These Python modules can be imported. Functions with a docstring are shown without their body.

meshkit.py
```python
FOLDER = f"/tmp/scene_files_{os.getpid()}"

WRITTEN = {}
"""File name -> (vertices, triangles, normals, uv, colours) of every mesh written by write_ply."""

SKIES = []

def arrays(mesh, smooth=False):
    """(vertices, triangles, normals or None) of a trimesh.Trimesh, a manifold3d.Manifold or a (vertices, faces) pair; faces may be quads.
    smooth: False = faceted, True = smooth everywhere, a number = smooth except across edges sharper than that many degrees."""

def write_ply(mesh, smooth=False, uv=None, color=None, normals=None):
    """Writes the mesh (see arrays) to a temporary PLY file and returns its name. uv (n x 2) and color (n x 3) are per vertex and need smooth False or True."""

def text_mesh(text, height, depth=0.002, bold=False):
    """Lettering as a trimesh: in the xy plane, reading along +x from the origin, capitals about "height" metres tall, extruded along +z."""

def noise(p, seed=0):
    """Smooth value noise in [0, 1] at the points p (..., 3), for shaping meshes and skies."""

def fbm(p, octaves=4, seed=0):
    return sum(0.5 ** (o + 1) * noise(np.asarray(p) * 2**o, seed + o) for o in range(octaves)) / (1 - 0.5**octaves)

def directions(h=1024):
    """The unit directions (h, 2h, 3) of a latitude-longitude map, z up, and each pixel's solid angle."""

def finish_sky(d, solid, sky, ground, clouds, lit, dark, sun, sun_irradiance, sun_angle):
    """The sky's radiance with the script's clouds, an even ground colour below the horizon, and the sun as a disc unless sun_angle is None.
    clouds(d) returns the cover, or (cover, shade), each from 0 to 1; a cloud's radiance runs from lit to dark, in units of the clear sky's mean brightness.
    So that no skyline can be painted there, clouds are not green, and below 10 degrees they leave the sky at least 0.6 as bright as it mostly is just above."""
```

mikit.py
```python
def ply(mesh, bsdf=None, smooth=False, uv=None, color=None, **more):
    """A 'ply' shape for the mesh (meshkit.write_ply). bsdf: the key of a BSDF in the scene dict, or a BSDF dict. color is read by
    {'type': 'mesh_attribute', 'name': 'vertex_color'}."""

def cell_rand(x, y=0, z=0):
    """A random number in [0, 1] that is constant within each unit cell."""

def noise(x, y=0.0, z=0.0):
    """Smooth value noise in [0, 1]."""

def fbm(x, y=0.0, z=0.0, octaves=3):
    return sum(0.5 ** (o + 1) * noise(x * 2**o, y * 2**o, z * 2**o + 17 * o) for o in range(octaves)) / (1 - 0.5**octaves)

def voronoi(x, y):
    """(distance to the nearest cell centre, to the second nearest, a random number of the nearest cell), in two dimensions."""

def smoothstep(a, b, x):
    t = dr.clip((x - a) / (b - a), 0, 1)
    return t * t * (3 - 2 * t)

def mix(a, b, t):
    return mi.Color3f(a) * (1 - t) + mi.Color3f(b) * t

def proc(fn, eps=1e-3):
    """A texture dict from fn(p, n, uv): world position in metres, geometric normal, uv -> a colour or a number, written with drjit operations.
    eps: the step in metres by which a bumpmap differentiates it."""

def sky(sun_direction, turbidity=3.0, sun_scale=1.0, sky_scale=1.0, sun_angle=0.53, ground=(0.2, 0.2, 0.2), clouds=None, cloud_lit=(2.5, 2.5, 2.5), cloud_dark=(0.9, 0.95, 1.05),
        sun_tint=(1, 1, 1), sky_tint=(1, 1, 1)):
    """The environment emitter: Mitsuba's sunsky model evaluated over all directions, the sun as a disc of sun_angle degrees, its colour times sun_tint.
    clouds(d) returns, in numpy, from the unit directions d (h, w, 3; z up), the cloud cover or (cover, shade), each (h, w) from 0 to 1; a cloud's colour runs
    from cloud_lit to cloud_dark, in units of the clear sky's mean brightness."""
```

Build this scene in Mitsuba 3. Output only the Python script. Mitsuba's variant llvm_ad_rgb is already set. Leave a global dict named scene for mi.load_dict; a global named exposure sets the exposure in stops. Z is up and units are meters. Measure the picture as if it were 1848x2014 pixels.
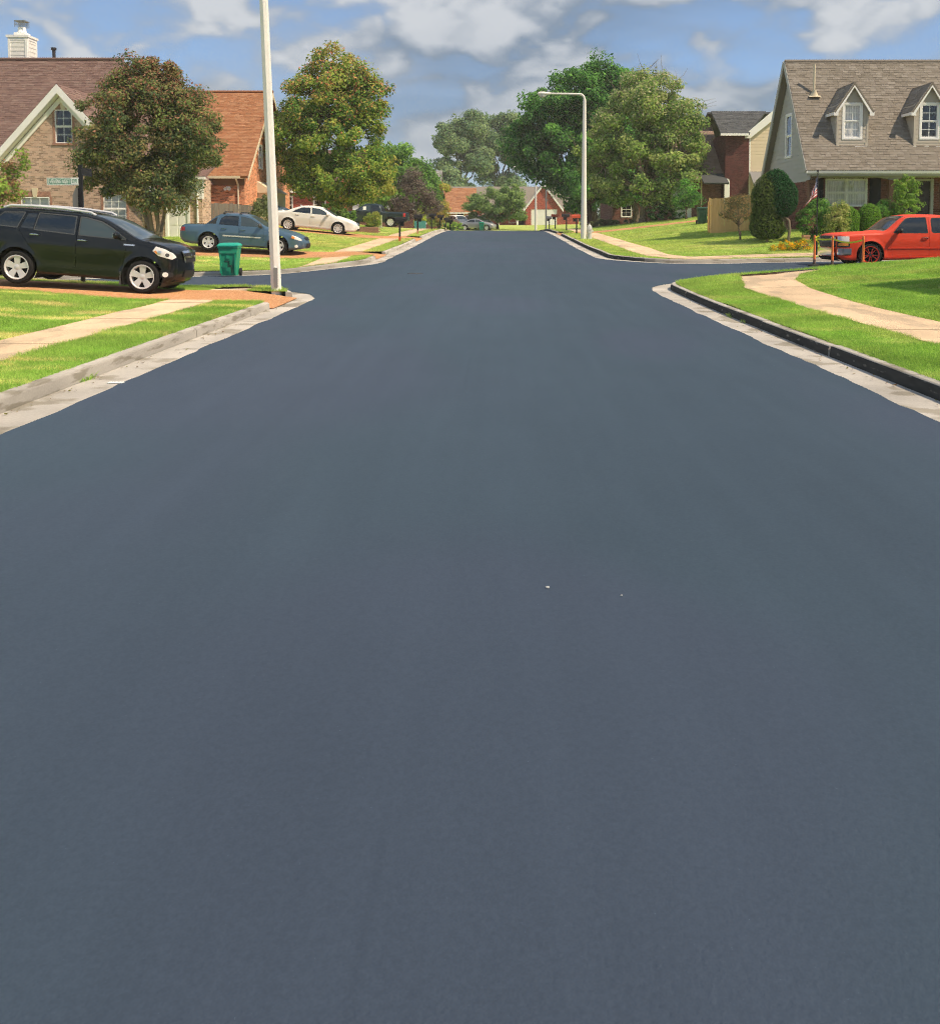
import math, numpy as np, trimesh, shapely, drjit as dr, mitsuba as mi, mikit, meshkit
from shapely.geometry import Polygon, LineString, box as sbox, Point, MultiPolygon
from shapely.ops import unary_union
from mikit import noise, fbm, smoothstep, mix, cell_rand
T = mi.ScalarTransform4f
scene, labels = {}, {}
exposure = 1.75
# ------------------------------------------------------------------ camera, sky
EYE = 1.68
CAM_F, W0, H0 = 1900.0, 1848.0, 2014.0            # focal length and frame, in the same units
PITCH, YAW = math.atan(0.06), 0.0
fwd = np.array([math.sin(YAW) * math.cos(PITCH), math.cos(YAW) * math.cos(PITCH), -math.sin(PITCH)])
scene['camera'] = {'type': 'perspective', 'fov': math.degrees(2 * math.atan(W0 / 2 / CAM_F)), 'fov_axis': 'x',
                   'principal_point_offset_x': (W0 / 2 - 975) / W0, 'principal_point_offset_y': (H0 / 2 - 550) / H0,
                   'near_clip': 0.1, 'far_clip': 5000.0,
                   'to_world': T().look_at(origin=[0, 0, EYE], target=[float(fwd[0]), float(fwd[1]), float(EYE + fwd[2])], up=[0, 0, 1])}
SUN = np.array([0.56, -0.31, 0.77])


def clouds(d):
    az = np.arctan2(d[..., 0], d[..., 1]); el = np.degrees(np.arcsin(np.clip(d[..., 2], -1, 1)))
    e = el / 57.3
    c, s = np.cos(az), np.sin(az)
    def f(k, kz, octv, seed, off=0.0):
        return meshkit.fbm(np.stack([c * k + 11 + off, s * k + 5, e * kz + 3], -1), octv, seed)
    w1, w2 = f(16, 30, 3, 31) - .5, f(16, 30, 3, 77) - .5
    puff = meshkit.fbm(np.stack([c * 15 + 11 + w1 * .9, s * 15 + 5 + w2 * .6, e * 25 + 3 + w2 * .9], -1), 7, 64)
    veil = f(5, 13, 5, 19); mass = f(4.2, 17, 5, 43)
    hi = np.clip((el - 1.0) / 10.0, 0, 1)
    low = puff + .13 * np.exp(-((el - 13.0) / 2.6) ** 2) + .03
    dense = np.clip((low - .43) / .30, 0, 1); dense = dense * dense * (3 - 2 * dense)
    thin = np.clip((veil - .30) / .36, 0, 1)
    dark = np.clip((mass - .44) / .2, 0, 1) * np.clip((el - 2) / 4, 0, 1)
    cover = np.clip(.14 + .38 * thin + .38 * dark + dense * (.35 + .50 * hi), 0, .95)
    core = np.clip((low - .50) / .26, 0, 1); core = core * core * (3 - 2 * core)
    shade = np.clip(.80 + .25 * dark - .90 * core * (.35 + .65 * hi) - .15 * thin, 0, 1)
    return cover, shade


scene['sky'] = mikit.sky(SUN, turbidity=3.2, clouds=clouds, sun_scale=1.0, sky_scale=1.25, sun_angle=0.6, ground=(.1, .11, .07),
                         cloud_lit=(1.76, 1.83, 1.92), cloud_dark=(.57, .76, 1.02), sky_tint=(.86, .95, 1.07), sun_tint=(1.0, .985, .95))
# ------------------------------------------------------------------ helpers
rng = np.random.default_rng(7)
USED = {}


def numbered(k):
    n = USED.get(k, 0); USED[k] = n + 1
    return k if n == 0 else f'{k}_{n:03d}'


def obj(name, mesh, m, parent=None, smooth=30, color=None, xf=None):
    key = numbered((parent + '__' if parent else '') + name)
    if isinstance(mesh, dict):
        d = dict(mesh); d['bsdf'] = {'type': 'ref', 'id': m}
    else:
        d = mikit.ply(mesh, m, smooth=smooth, color=color)
    if xf is not None: d['to_world'] = T(np.asarray(xf, float))
    scene[key] = d
    return key


def thing(name, label, cat, group=None):
    key = numbered(name)
    labels[key] = {'label': label, 'category': cat}
    if group: labels[key]['group'] = group
    return key


def tag(key, label, cat=None, group=None, kind=None):
    labels[key] = {'label': label}
    if cat: labels[key]['category'] = cat
    if group: labels[key]['group'] = group
    if kind: labels[key]['kind'] = kind
    return key


def struct(name, mesh, m, label, cat, smooth=30, kind='structure'):
    return tag(obj(name, mesh, m, None, smooth), label, cat, None, kind)


def mat(name, color=(.5, .5, .5), rough=.6, metal=0.0, spec=.5, bump=None, coat=0.0, eps=1e-3, two=True):
    b = {'type': 'principled', 'roughness': rough, 'metallic': metal, 'specular': spec}
    if coat: b['clearcoat'] = coat; b['clearcoat_gloss'] = .95
    b['base_color'] = mikit.proc(color) if callable(color) else color if isinstance(color, dict) else {'type': 'rgb', 'value': list(color)}
    if bump: b = {'type': 'bumpmap', 'arbitrary': mikit.proc(bump[0], eps), 'scale': bump[1], 'b': b}
    scene[name] = {'type': 'twosided', 'b': b} if two else b
    return name


VC = {'type': 'mesh_attribute', 'name': 'vertex_color'}


def cat(ms):
    ms = [m for m in ms if m is not None]
    return trimesh.util.concatenate(ms) if len(ms) > 1 else ms[0]


def bx(x0, x1, y0, y1, z0, z1):
    m = trimesh.creation.box(extents=[abs(x1 - x0), abs(y1 - y0), abs(z1 - z0)])
    m.apply_translation([(x0 + x1) / 2, (y0 + y1) / 2, (z0 + z1) / 2]); return m


def rot(ax, deg):
    return trimesh.transformations.rotation_matrix(math.radians(deg), {'x': [1, 0, 0], 'y': [0, 1, 0], 'z': [0, 0, 1]}[ax])


def mv(x, y, z):
    M = np.eye(4); M[:3, 3] = [x, y, z]; return M


def tube(pts, rad, n=10):
    pts = np.asarray(pts, float); rad = np.broadcast_to(np.asarray(rad, float), (len(pts),))
    t = np.gradient(pts, axis=0); t /= np.linalg.norm(t, axis=1, keepdims=True) + 1e-12
    ref = np.array([0, 0, 1.0]) if abs(t[:, 2]).mean() < .8 else np.array([1.0, 0, 0])
    u = np.cross(t, ref); u /= np.linalg.norm(u, axis=1, keepdims=True) + 1e-12
    v = np.cross(t, u); a = np.arange(n) / n * 2 * np.pi
    V = pts[:, None] + rad[:, None, None] * (np.cos(a)[None, :, None] * u[:, None] + np.sin(a)[None, :, None] * v[:, None])
    V = V.reshape(-1, 3); F = []
    for i in range(len(pts) - 1):
        for j in range(n):
            a0, a1 = i * n + j, i * n + (j + 1) % n
            F += [[a0, a0 + n, a1 + n], [a0, a1 + n, a1]]
    k = len(V); V = np.vstack([V, pts[0], pts[-1]]); L = (len(pts) - 1) * n
    for j in range(n):
        F += [[k, j, (j + 1) % n], [k + 1, L + (j + 1) % n, L + j]]
    return trimesh.Trimesh(V, F, process=False)


def lathe(prof, n=24):
    p = np.asarray(prof, float); a = np.arange(n) / n * 2 * np.pi
    V = np.stack([p[:, None, 0] * np.cos(a), p[:, None, 0] * np.sin(a), np.broadcast_to(p[:, None, 1], (len(p), n))], -1).reshape(-1, 3)
    F = []
    for i in range(len(p) - 1):
        for j in range(n):
            a0, a1 = i * n + j, i * n + (j + 1) % n
            F += [[a0, a1, a1 + n], [a0, a1 + n, a0 + n]]
    return trimesh.Trimesh(V, F, process=False)


def prism(poly, depth):
    gs = getattr(poly, 'geoms', [poly])
    return cat([trimesh.creation.extrude_polygon(g, depth, engine='earcut') for g in gs if g.area > 1e-8])


def tri2d(poly):
    V, F, k = [], [], 0
    for g in getattr(poly, 'geoms', [poly]):
        if g.geom_type != 'Polygon' or g.area < 1e-7: continue
        v, f = trimesh.creation.triangulate_polygon(g, engine='earcut')
        V.append(v); F.append(np.asarray(f) + k); k += len(v)
    if not V: return np.zeros((0, 2)), np.zeros((0, 3), int)
    return np.vstack(V), np.vstack(F)


def gridtri(poly, cell, seg=True):
    """Triangles of a 2D polygon cut along a grid, so that a height can bend it."""
    x0, y0, x1, y1 = poly.bounds
    i, j = np.meshgrid(np.arange(math.floor(x0 / cell), math.ceil(x1 / cell)), np.arange(math.floor(y0 / cell), math.ceil(y1 / cell)))
    i, j = i.ravel(), j.ravel()
    bs = shapely.box(i * cell, j * cell, (i + 1) * cell, (j + 1) * cell)
    shapely.prepare(poly)
    full = shapely.contains_properly(poly, bs)
    part = ~full & shapely.intersects(poly, bs)
    q = np.stack([i[full], j[full]], 1)
    V = (q[:, None, :] + np.array([[0, 0], [1, 0], [1, 1], [0, 1]])[None]).reshape(-1, 2) * cell
    k = np.arange(len(q))[:, None] * 4
    F = np.vstack([k + [0, 1, 2], k + [0, 2, 3]]) if len(q) else np.zeros((0, 3), int)
    Vs, Fs, n = [V], [F], len(V)
    for g in shapely.intersection(poly, bs[part]):
        v, f = tri2d(g)
        if len(v): Vs.append(v); Fs.append(f + n); n += len(v)
    V, F = np.vstack(Vs), np.vstack(Fs)
    key = np.round(V / 1e-4).astype(np.int64)
    _, first, inv = np.unique(key, axis=0, return_index=True, return_inverse=True)
    V = V[first]; F = inv.ravel()[F]
    a = (V[F[:, 1]] - V[F[:, 0]]); b = (V[F[:, 2]] - V[F[:, 0]])
    cr = a[:, 0] * b[:, 1] - a[:, 1] * b[:, 0]
    F = F[np.abs(cr) > 1e-10]; cr = cr[np.abs(cr) > 1e-10]
    F[cr < 0] = F[cr < 0][:, ::-1]
    return V, F


def sheet(poly, zf, cell):
    V, F = gridtri(poly, cell)
    return trimesh.Trimesh(np.column_stack([V, zf(V[:, 0], V[:, 1])]), F, process=False)


def sm(a, b, x):
    t = np.clip((x - a) / (b - a), 0, 1); return t * t * (3 - 2 * t)


# local frames for walls: u along, v up, n out
def frame(o, u, v):
    u, v = np.asarray(u, float), np.asarray(v, float)
    u /= np.linalg.norm(u); v /= np.linalg.norm(v)
    M = np.eye(4); M[:3, 0], M[:3, 1], M[:3, 2], M[:3, 3] = u, v, np.cross(u, v), o
    return M


def south(o): return frame(o, [1, 0, 0], [0, 0, 1])       # wall looking towards -y


def west(o): return frame(o, [0, -1, 0], [0, 0, 1])


def east(o): return frame(o, [0, 1, 0], [0, 0, 1])


def tr(mesh, M):
    m = mesh.copy(); m.apply_transform(M); return m


# ------------------------------------------------------------------ terrain
from scipy.interpolate import PchipInterpolator
_R = PchipInterpolator([-60, 0, 18, 24, 30, 36, 44, 54, 64, 72, 79, 90, 104, 112, 120, 135, 150, 200, 500],
                       [0, 0, 0, .07, .2, .34, .45, .64, .82, .91, .935, .78, .45, .38, .5, .82, 1.0, 1.3, 1.3])


def cline(x): return 28 + .2 * np.clip(x, -6, 12)


def road_z(x, y):
    x, y = np.asarray(x, float), np.asarray(y, float)
    ds = np.maximum(0, np.abs(y - cline(x)) - 4.0); w = sm(0, 9, ds); u = sm(4.0, 7.5, np.abs(x))
    side = .15 + np.where(x > 0, .01 * x, .022 * x)
    R = _R(np.clip(y, -60, 480))
    return R * (1 - u) + u * (side * (1 - w) + R * w)


def G(x, y):
    x, y = np.asarray(x, float), np.asarray(y, float)
    ds = np.maximum(0, np.abs(y - cline(x)) - 4.0); w = sm(0, 7, ds)
    sl = np.interp(y, [16, 22, 30, 36, 44, 52, 70, 95, 115], [.078, .078, .05, .055, .035, .09, .09, .06, .02])
    dl = np.maximum(0, -x - 6.9); dl = np.minimum(dl, 8 + .15 * (dl - 8))
    sr = np.interp(y, [10, 18, 26, 40, 60, 80, 100, 120], [.11, .09, .072, .11, .11, .11, .07, .02])
    d2 = np.maximum(0, x - 6.8); d2 = np.minimum(d2, 9 + .15 * (d2 - 9))
    wl = np.where(y < cline(x), np.maximum(w, .9), w)
    wr = np.where(y < cline(x), np.maximum(w, .75), w)
    return road_z(x, y) + sl * dl * wl + sr * d2 * wr


def g(x, y): return float(G(np.array([x]), np.array([y]))[0])


def lawn_z(x, y):
    b = meshkit.fbm(np.stack([x * .45, y * .45, 0 * x], -1), 3, 5) - .5
    return G(x, y) + .152 + .05 * b


# ---- materials of the ground
def asphalt_c(p, n, uv):
    a = fbm(p.x * .55, p.y * .16, 3, 4); b = noise(p.x * 70, p.y * 70); c = noise(p.x * 190, p.y * 190, 7); d = fbm(p.x * 1.9, p.y * 1.2, 9, 3)
    seam = dr.exp(-dr.square((p.x + .285 + .05 * noise(p.y * .8)) / .016)) * .055 * smoothstep(.4, .7, noise(p.y * .9, 3))
    streak = fbm(p.x * 6.0, p.y * .35, 21, 3)
    k = (.88 + .16 * a + .07 * d + .08 * (b - .5) + .10 * (c - .5) + .09 * (streak - .5)) * (1 - seam)
    k = k + .5 * smoothstep(.965, .99, c) * smoothstep(.6, .8, noise(p.x * 31, p.y * 31, 5))
    return mix((.0485, .0735, .1040), (.0520, .0722, .1075), smoothstep(.35, .65, fbm(p.x * .5, p.y * .3, 13, 2))) * k


def concrete_c(p, n, uv):
    a = fbm(p.x * 1.3, p.y * 1.3, p.z * 3, 4); b = noise(p.x * 60, p.y * 60, p.z * 60)
    s = smoothstep(.52, .7, fbm(p.x * 3, p.y * 3, p.z * 14 + 5, 4))
    return mix((.40, .38, .345), (.26, .24, .20), s) * (.64 + .52 * a + .14 * (b - .5))


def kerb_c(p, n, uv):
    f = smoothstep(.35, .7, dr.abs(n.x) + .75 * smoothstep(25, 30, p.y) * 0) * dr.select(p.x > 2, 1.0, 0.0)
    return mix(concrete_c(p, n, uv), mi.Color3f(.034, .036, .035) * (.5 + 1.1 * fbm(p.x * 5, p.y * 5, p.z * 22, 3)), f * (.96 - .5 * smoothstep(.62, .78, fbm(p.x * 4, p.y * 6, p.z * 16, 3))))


def walk_c(p, n, uv):
    a = fbm(p.x * .9, p.y * .9, 2, 4); b = noise(p.x * 55, p.y * 55); q = cell_rand(dr.floor(p.y / 1.5), 3)
    st = smoothstep(.56, .7, fbm(p.x * 2.4, p.y * 1.1, 8, 4))
    return mix((.54, .41, .275), (.42, .33, .23), st) * (.74 + .40 * a + .14 * (b - .5)) * (.93 + .12 * q)


def drive_c(p, n, uv):
    a = fbm(p.x * .8, p.y * .8, 2, 4); f1 = noise(p.x * 42, p.y * 42); f2 = noise(p.x * 95, p.y * 95, 3)
    return mix((.40, .19, .085), (.56, .37, .22), smoothstep(.45, .8, f1) * .6) * (.72 + .4 * a + .3 * (f2 - .5))


def grass_base(p):
    a = fbm(p.x * .35, p.y * .35, 1, 3); b = fbm(p.x * 1.6, p.y * 1.6, 4, 3); c = noise(p.x * 34, p.y * 34, 3)
    stripe = smoothstep(.25, .75, .5 + .5 * dr.sin(p.y * 5.2 + p.x * 1.3)) * smoothstep(28, 34, p.y)
    straw = smoothstep(.56, .72, fbm(p.x * .75 + 4, p.y * 2.3, 9, 4)) * dr.select(p.x < 0, 1.0, .35)
    dry = smoothstep(27, 40, p.y) * .40 + .3 * smoothstep(.42, .62, a) * dr.select(p.x < 0, 1.0, .8)
    col = mix((.175, .280, .055), (.290, .315, .095), dr.clip(dry, 0, 1))
    col = mix(col, (.46, .40, .17), straw * .7)
    return col * (.74 + .44 * b + .12 * (stripe - .5)), c


def lawn_c(p, n, uv):
    col, c = grass_base(p)
    return col * (1.1 + .75 * c)


def blade_c(p, n, uv):
    col, c = grass_base(p)
    return col * (1.6 + 1.3 * noise(p.x * 190, p.y * 190, 5))


mat('m_asphalt', asphalt_c, .55, spec=.08, bump=(lambda p, n, uv: noise(p.x * 110, p.y * 110) + .6 * noise(p.x * 230, p.y * 230, 3), .0012))
mat('m_concrete', concrete_c, .9, spec=.2, bump=(lambda p, n, uv: noise(p.x * 60, p.y * 60, p.z * 60) + 2 * fbm(p.x * 7, p.y * 7, p.z * 7, 2), .0015))
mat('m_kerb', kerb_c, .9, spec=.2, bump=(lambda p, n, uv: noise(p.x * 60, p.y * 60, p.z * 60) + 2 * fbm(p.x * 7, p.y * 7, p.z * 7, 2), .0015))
mat('m_walk', walk_c, .9, spec=.2, bump=(lambda p, n, uv: noise(p.x * 80, p.y * 80) + fbm(p.x * 9, p.y * 9, 1, 2), .0015))
mat('m_drive', drive_c, .9, spec=.2, bump=(lambda p, n, uv: noise(p.x * 60, p.y * 60), .003))
mat('m_lawn', lawn_c, .95, spec=.1, bump=(lambda p, n, uv: noise(p.x * 40, p.y * 40) + .7 * noise(p.x * 90, p.y * 90, 2), .012))
mat('m_soil', (.055, .035, .022), .95, spec=.1)
scene['m_blade'] = {'type': 'principledthin', 'base_color': mikit.proc(blade_c), 'roughness': .6, 'diff_trans': .7, 'eta': 1.3}
mat('m_far_ground', (.09, .11, .03), .95, spec=.1)

# ---- plan of the place
main = sbox(-3.88, -40, 3.70, 109)
side_line = LineString([(-95, 26.8), (-6, 26.8), (12, 30.4), (95, 30.4)])
A = unary_union([main, side_line.buffer(3.58, cap_style=2, join_style=1), sbox(-95, 107.5, 95, 116)])
A = A.buffer(2.9, join_style=1, resolution=10).buffer(-2.9, join_style=1, resolution=10)
FACE = A.buffer(.45, join_style=1, resolution=10); BACK = A.buffer(.60, join_style=1, resolution=10)
WORLD = sbox(-90, -14, 90, 240)


def drive(pts): return Polygon(pts)


drives = [drive([(-4.28, 18.45), (-4.28, 20.75), (-6.6, 21.3), (-9, 21.9), (-13, 22.1), (-30, 22.1), (-30, 19.3), (-9.5, 19.2), (-5.6, 18.6)]),
          drive([(-4.28, 34.9), (-4.28, 37.9), (-6, 37.9), (-22, 37.8), (-22, 35.6), (-6, 35.2)]),
          drive([(-4.28, 52.3), (-4.28, 56.6), (-30, 56.6), (-30, 52.9), (-6, 52.6)]),
          drive([(-4.28, 82), (-4.28, 87), (-30, 87), (-30, 82)]),
          drive([(4.1, 62), (4.1, 66), (24, 68), (24, 65)]),
          drive([(4.1, 84), (4.1, 87.5), (24, 87.5), (24, 84)])]
DR = unary_union(drives)
wl = [sbox(-6.35, -14, -5.41, 22.3), sbox(-6.35, 30.9, -5.2, 106)]
far_side = side_line.buffer(5.75, cap_style=2, join_style=1).difference(side_line.buffer(4.45, cap_style=2, join_style=1)).intersection(sbox(6.2, 30, 60, 60))
wr = [Polygon([(5.45, -14), (6.73, -14), (6.73, 20.6), (6.95, 22.4), (7.5, 23.7), (8.3, 24.6), (8.4, 25.2), (6.2, 24.75), (5.9, 23.2), (5.45, 21.2)]), unary_union([sbox(5.3, 36.5, 6.55, 106), far_side,
      Polygon([(5.3, 36.6), (6.55, 36.6), (7.2, 35.3), (8.4, 34.9), (8.2, 33.7), (6.2, 33.4), (5.45, 35.0)])])]
WALK = unary_union(wl + wr).difference(BACK)
SHOW = Polygon([(-3, -3), (3, -3), (62, 112), (-66, 112)])

road = A.intersection(WORLD)
ring = np.array(LineString(road.exterior.coords).segmentize(.25).coords)
nz = meshkit.fbm(np.column_stack([ring * 1.7, 0 * ring[:, 0]]), 3, 3) - .5
cen = np.column_stack([np.gradient(ring[:, 1]), -np.gradient(ring[:, 0])]); cen /= np.linalg.norm(cen, axis=1, keepdims=True) + 1e-9
inn = (ring[:, 1] > -10) & (ring[:, 1] < 106) & (np.abs(ring[:, 0]) < 60)
road_w = Polygon(ring + cen * (nz * .14 * inn)[:, None]).buffer(0)
struct('street', sheet(road_w, lambda x, y: road_z(x, y) + .012, 1.5), 'm_asphalt', 'fresh dark blue-grey asphalt street running straight away over a low crest', 'street', True)
gut = struct('gutter', sheet(FACE.difference(A.buffer(-.25)).intersection(WORLD), lambda x, y: road_z(x, y) + .004, 1.0), 'm_concrete',
             'pale concrete gutter between the asphalt and the kerbs', 'gutter', True)
lawn_poly = WORLD.difference(BACK.buffer(-.005)).difference(WALK).difference(DR)
near = lawn_poly.intersection(sbox(-26, -14, 26, 60)); far = lawn_poly.difference(sbox(-26, -14, 26, 60))
struct('lawn', cat([sheet(near, lawn_z, .8), sheet(far, lawn_z, 3.0)]), 'm_lawn', 'mown front lawns on both sides of the street', 'lawn', True)


def ground_far():
    c = [(-900, -700), (900, -700), (900, 1100), (-900, 1100)]
    return trimesh.Trimesh([(x, y, -.9) for x, y in c], [[0, 1, 2], [0, 2, 3]], process=False)


struct('ground', ground_far(), 'm_far_ground', 'wide flat ground reaching the horizon beyond the houses', 'ground', False)


# kerb: a rounded section swept along the gutter's back edge, in cast lengths
def sweep_kerb(line, drop=0.0):
    p = np.array(line.segmentize(.5).coords); t = np.gradient(p, axis=0); t /= np.linalg.norm(t, axis=1, keepdims=True) + 1e-9
    nrm = np.column_stack([t[:, 1], -t[:, 0]])
    prof = [(0, -.08), (.004, .02), (.012, .105), (.022, .128), (.045, .140), (.135, .142), (.15, .134), (.152, -.08)]
    mid = len(p) // 2
    KS = -1.0 if FACE.contains(Point(*(p[mid] + nrm[mid] * .06))) else 1.0
    V = []
    for (o, h) in prof:
        q = p + nrm * o * KS
        V.append(np.column_stack([q, road_z(p[:, 0], p[:, 1]) + h - drop]))
    V = np.stack(V, 1); n, k = V.shape[:2]; V = V.reshape(-1, 3); F = []
    for i in range(n - 1):
        for j in range(k - 1):
            a = i * k + j; F += [[a, a + 1, a + k + 1], [a, a + k + 1, a + k]]
    for i in (0, n - 1):
        for j in range(1, k - 1): F.append([i * k, i * k + j, i * k + j + 1])
    return trimesh.Trimesh(V, F, process=False)


kerb = numbered('kerb'); tag(kerb, 'cast concrete kerb along both sides of the street and round its corners', 'kerb', None, 'structure')
fr = FACE.boundary
fr = fr.difference(DR.buffer(.02)).intersection(WORLD.buffer(-.5))
fr = shapely.line_merge(fr) if fr.geom_type != 'LineString' else fr
seg_n, rest = 0, []
for ln in getattr(fr, 'geoms', [fr]):
    s = 0.0
    while s < ln.length - .05:
        e = min(s + 3.05, ln.length)
        piece = shapely.ops.substring(ln, s + .006, e - .006) if hasattr(shapely, 'ops') else None
        m = sweep_kerb(piece); c = m.centroid
        if SHOW.contains(Point(c[0], c[1])) and 5 < c[1] < 100 and abs(c[0]) < 24:
            j = rng.normal(0, 1, 3) * [.006, .006, .004]; m.apply_translation(j)
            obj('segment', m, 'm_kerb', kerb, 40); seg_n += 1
        else: rest.append(m)
        s = e
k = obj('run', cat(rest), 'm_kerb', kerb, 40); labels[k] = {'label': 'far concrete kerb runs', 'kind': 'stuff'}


# sidewalks: cast slabs with sunk joints
def slab(poly, zf, th=.09, cell=.75):
    V, F = gridtri(poly, cell); n = len(V)
    top = np.column_stack([V, zf(V[:, 0], V[:, 1])])
    ms = [trimesh.Trimesh(top, F, process=False)]
    for gq in getattr(poly, 'geoms', [poly]):
        r = np.array(LineString(gq.exterior.coords).segmentize(.75).coords); zt = zf(r[:, 0], r[:, 1]); m = len(r)
        VV = np.vstack([np.column_stack([r, zt]), np.column_stack([r, zt - th])]); i = np.arange(m - 1)
        ms.append(trimesh.Trimesh(VV, np.vstack([np.stack([i, i + m, i + 1], 1), np.stack([i + 1, i + m, i + m + 1], 1)]), process=False))
    return cat(ms)


sw = struct('sidewalk', sheet(WALK.difference(DR).intersection(WORLD), lambda x, y: G(x, y) + .125, 1.5), 'm_soil', 'tan concrete sidewalk running behind the grass strips', 'sidewalk', True)
ramp_l = lambda x, y: G(x, y) + .165 - .15 * sm(-1.4, .2, 3.9 - np.abs(y - cline(x)) + 0 * x) * (np.abs(x) > 5.2) * (np.abs(x) < 9) * (y < 29)


def walk_cells():
    out = []
    for poly in [q for q in getattr(WALK.difference(DR), 'geoms', [WALK])]:
        x0, y0, x1, y1 = poly.bounds
        if x1 - x0 > 6:
            xs = np.arange(x0, x1, 1.5)
            near_part = poly.intersection(sbox(x0, y0, 8.2, y1))
            out += [poly.intersection(sbox(x, y0, x + 1.5, 36.5)) for x in np.arange(7.0, 45, 1.5)]
            poly = poly.intersection(sbox(x0, y0, 7.0, y1)).union(poly.intersection(sbox(x0, 36.5, 7.0, y1)))
        y = math.floor(y0 / 1.5) * 1.5
        while y < y1:
            out.append(poly.intersection(sbox(-20, y, 20, y + 1.5))); y += 1.5
    return [c.buffer(-.007) for c in out if c.area > .05]


rest = []
for c in walk_cells():
    if c.is_empty: continue
    o = rng.normal(0, .003); m = slab(c, lambda x, y: ramp_l(x, y) + o)
    if SHOW.contains(c.centroid) and c.centroid.y < 78: obj('slab', m, 'm_walk', sw, 20)
    else: rest.append(m)
k = obj('slab_run', cat(rest), 'm_walk', sw, 20); labels[k] = {'label': 'sidewalk slabs farther off', 'kind': 'stuff'}


def drive_z(x, y):
    a = np.abs(x); t = sm(4.2, 5.5, a)
    return G(x, y) + .02 + .138 * t


for dp, lb in zip(drives, ['orange pebbled driveway under the black SUV', 'orange pebbled driveway under the blue pickup', 'orange pebbled driveway under the white sedan',
                           'far orange driveway under the dark pickup', 'orange driveway crossing the right sidewalk before the big trees', 'farthest orange driveway on the right side']):
    struct('driveway', sheet(dp.buffer(.01), drive_z, .8), 'm_drive', lb, 'driveway', True)


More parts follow.
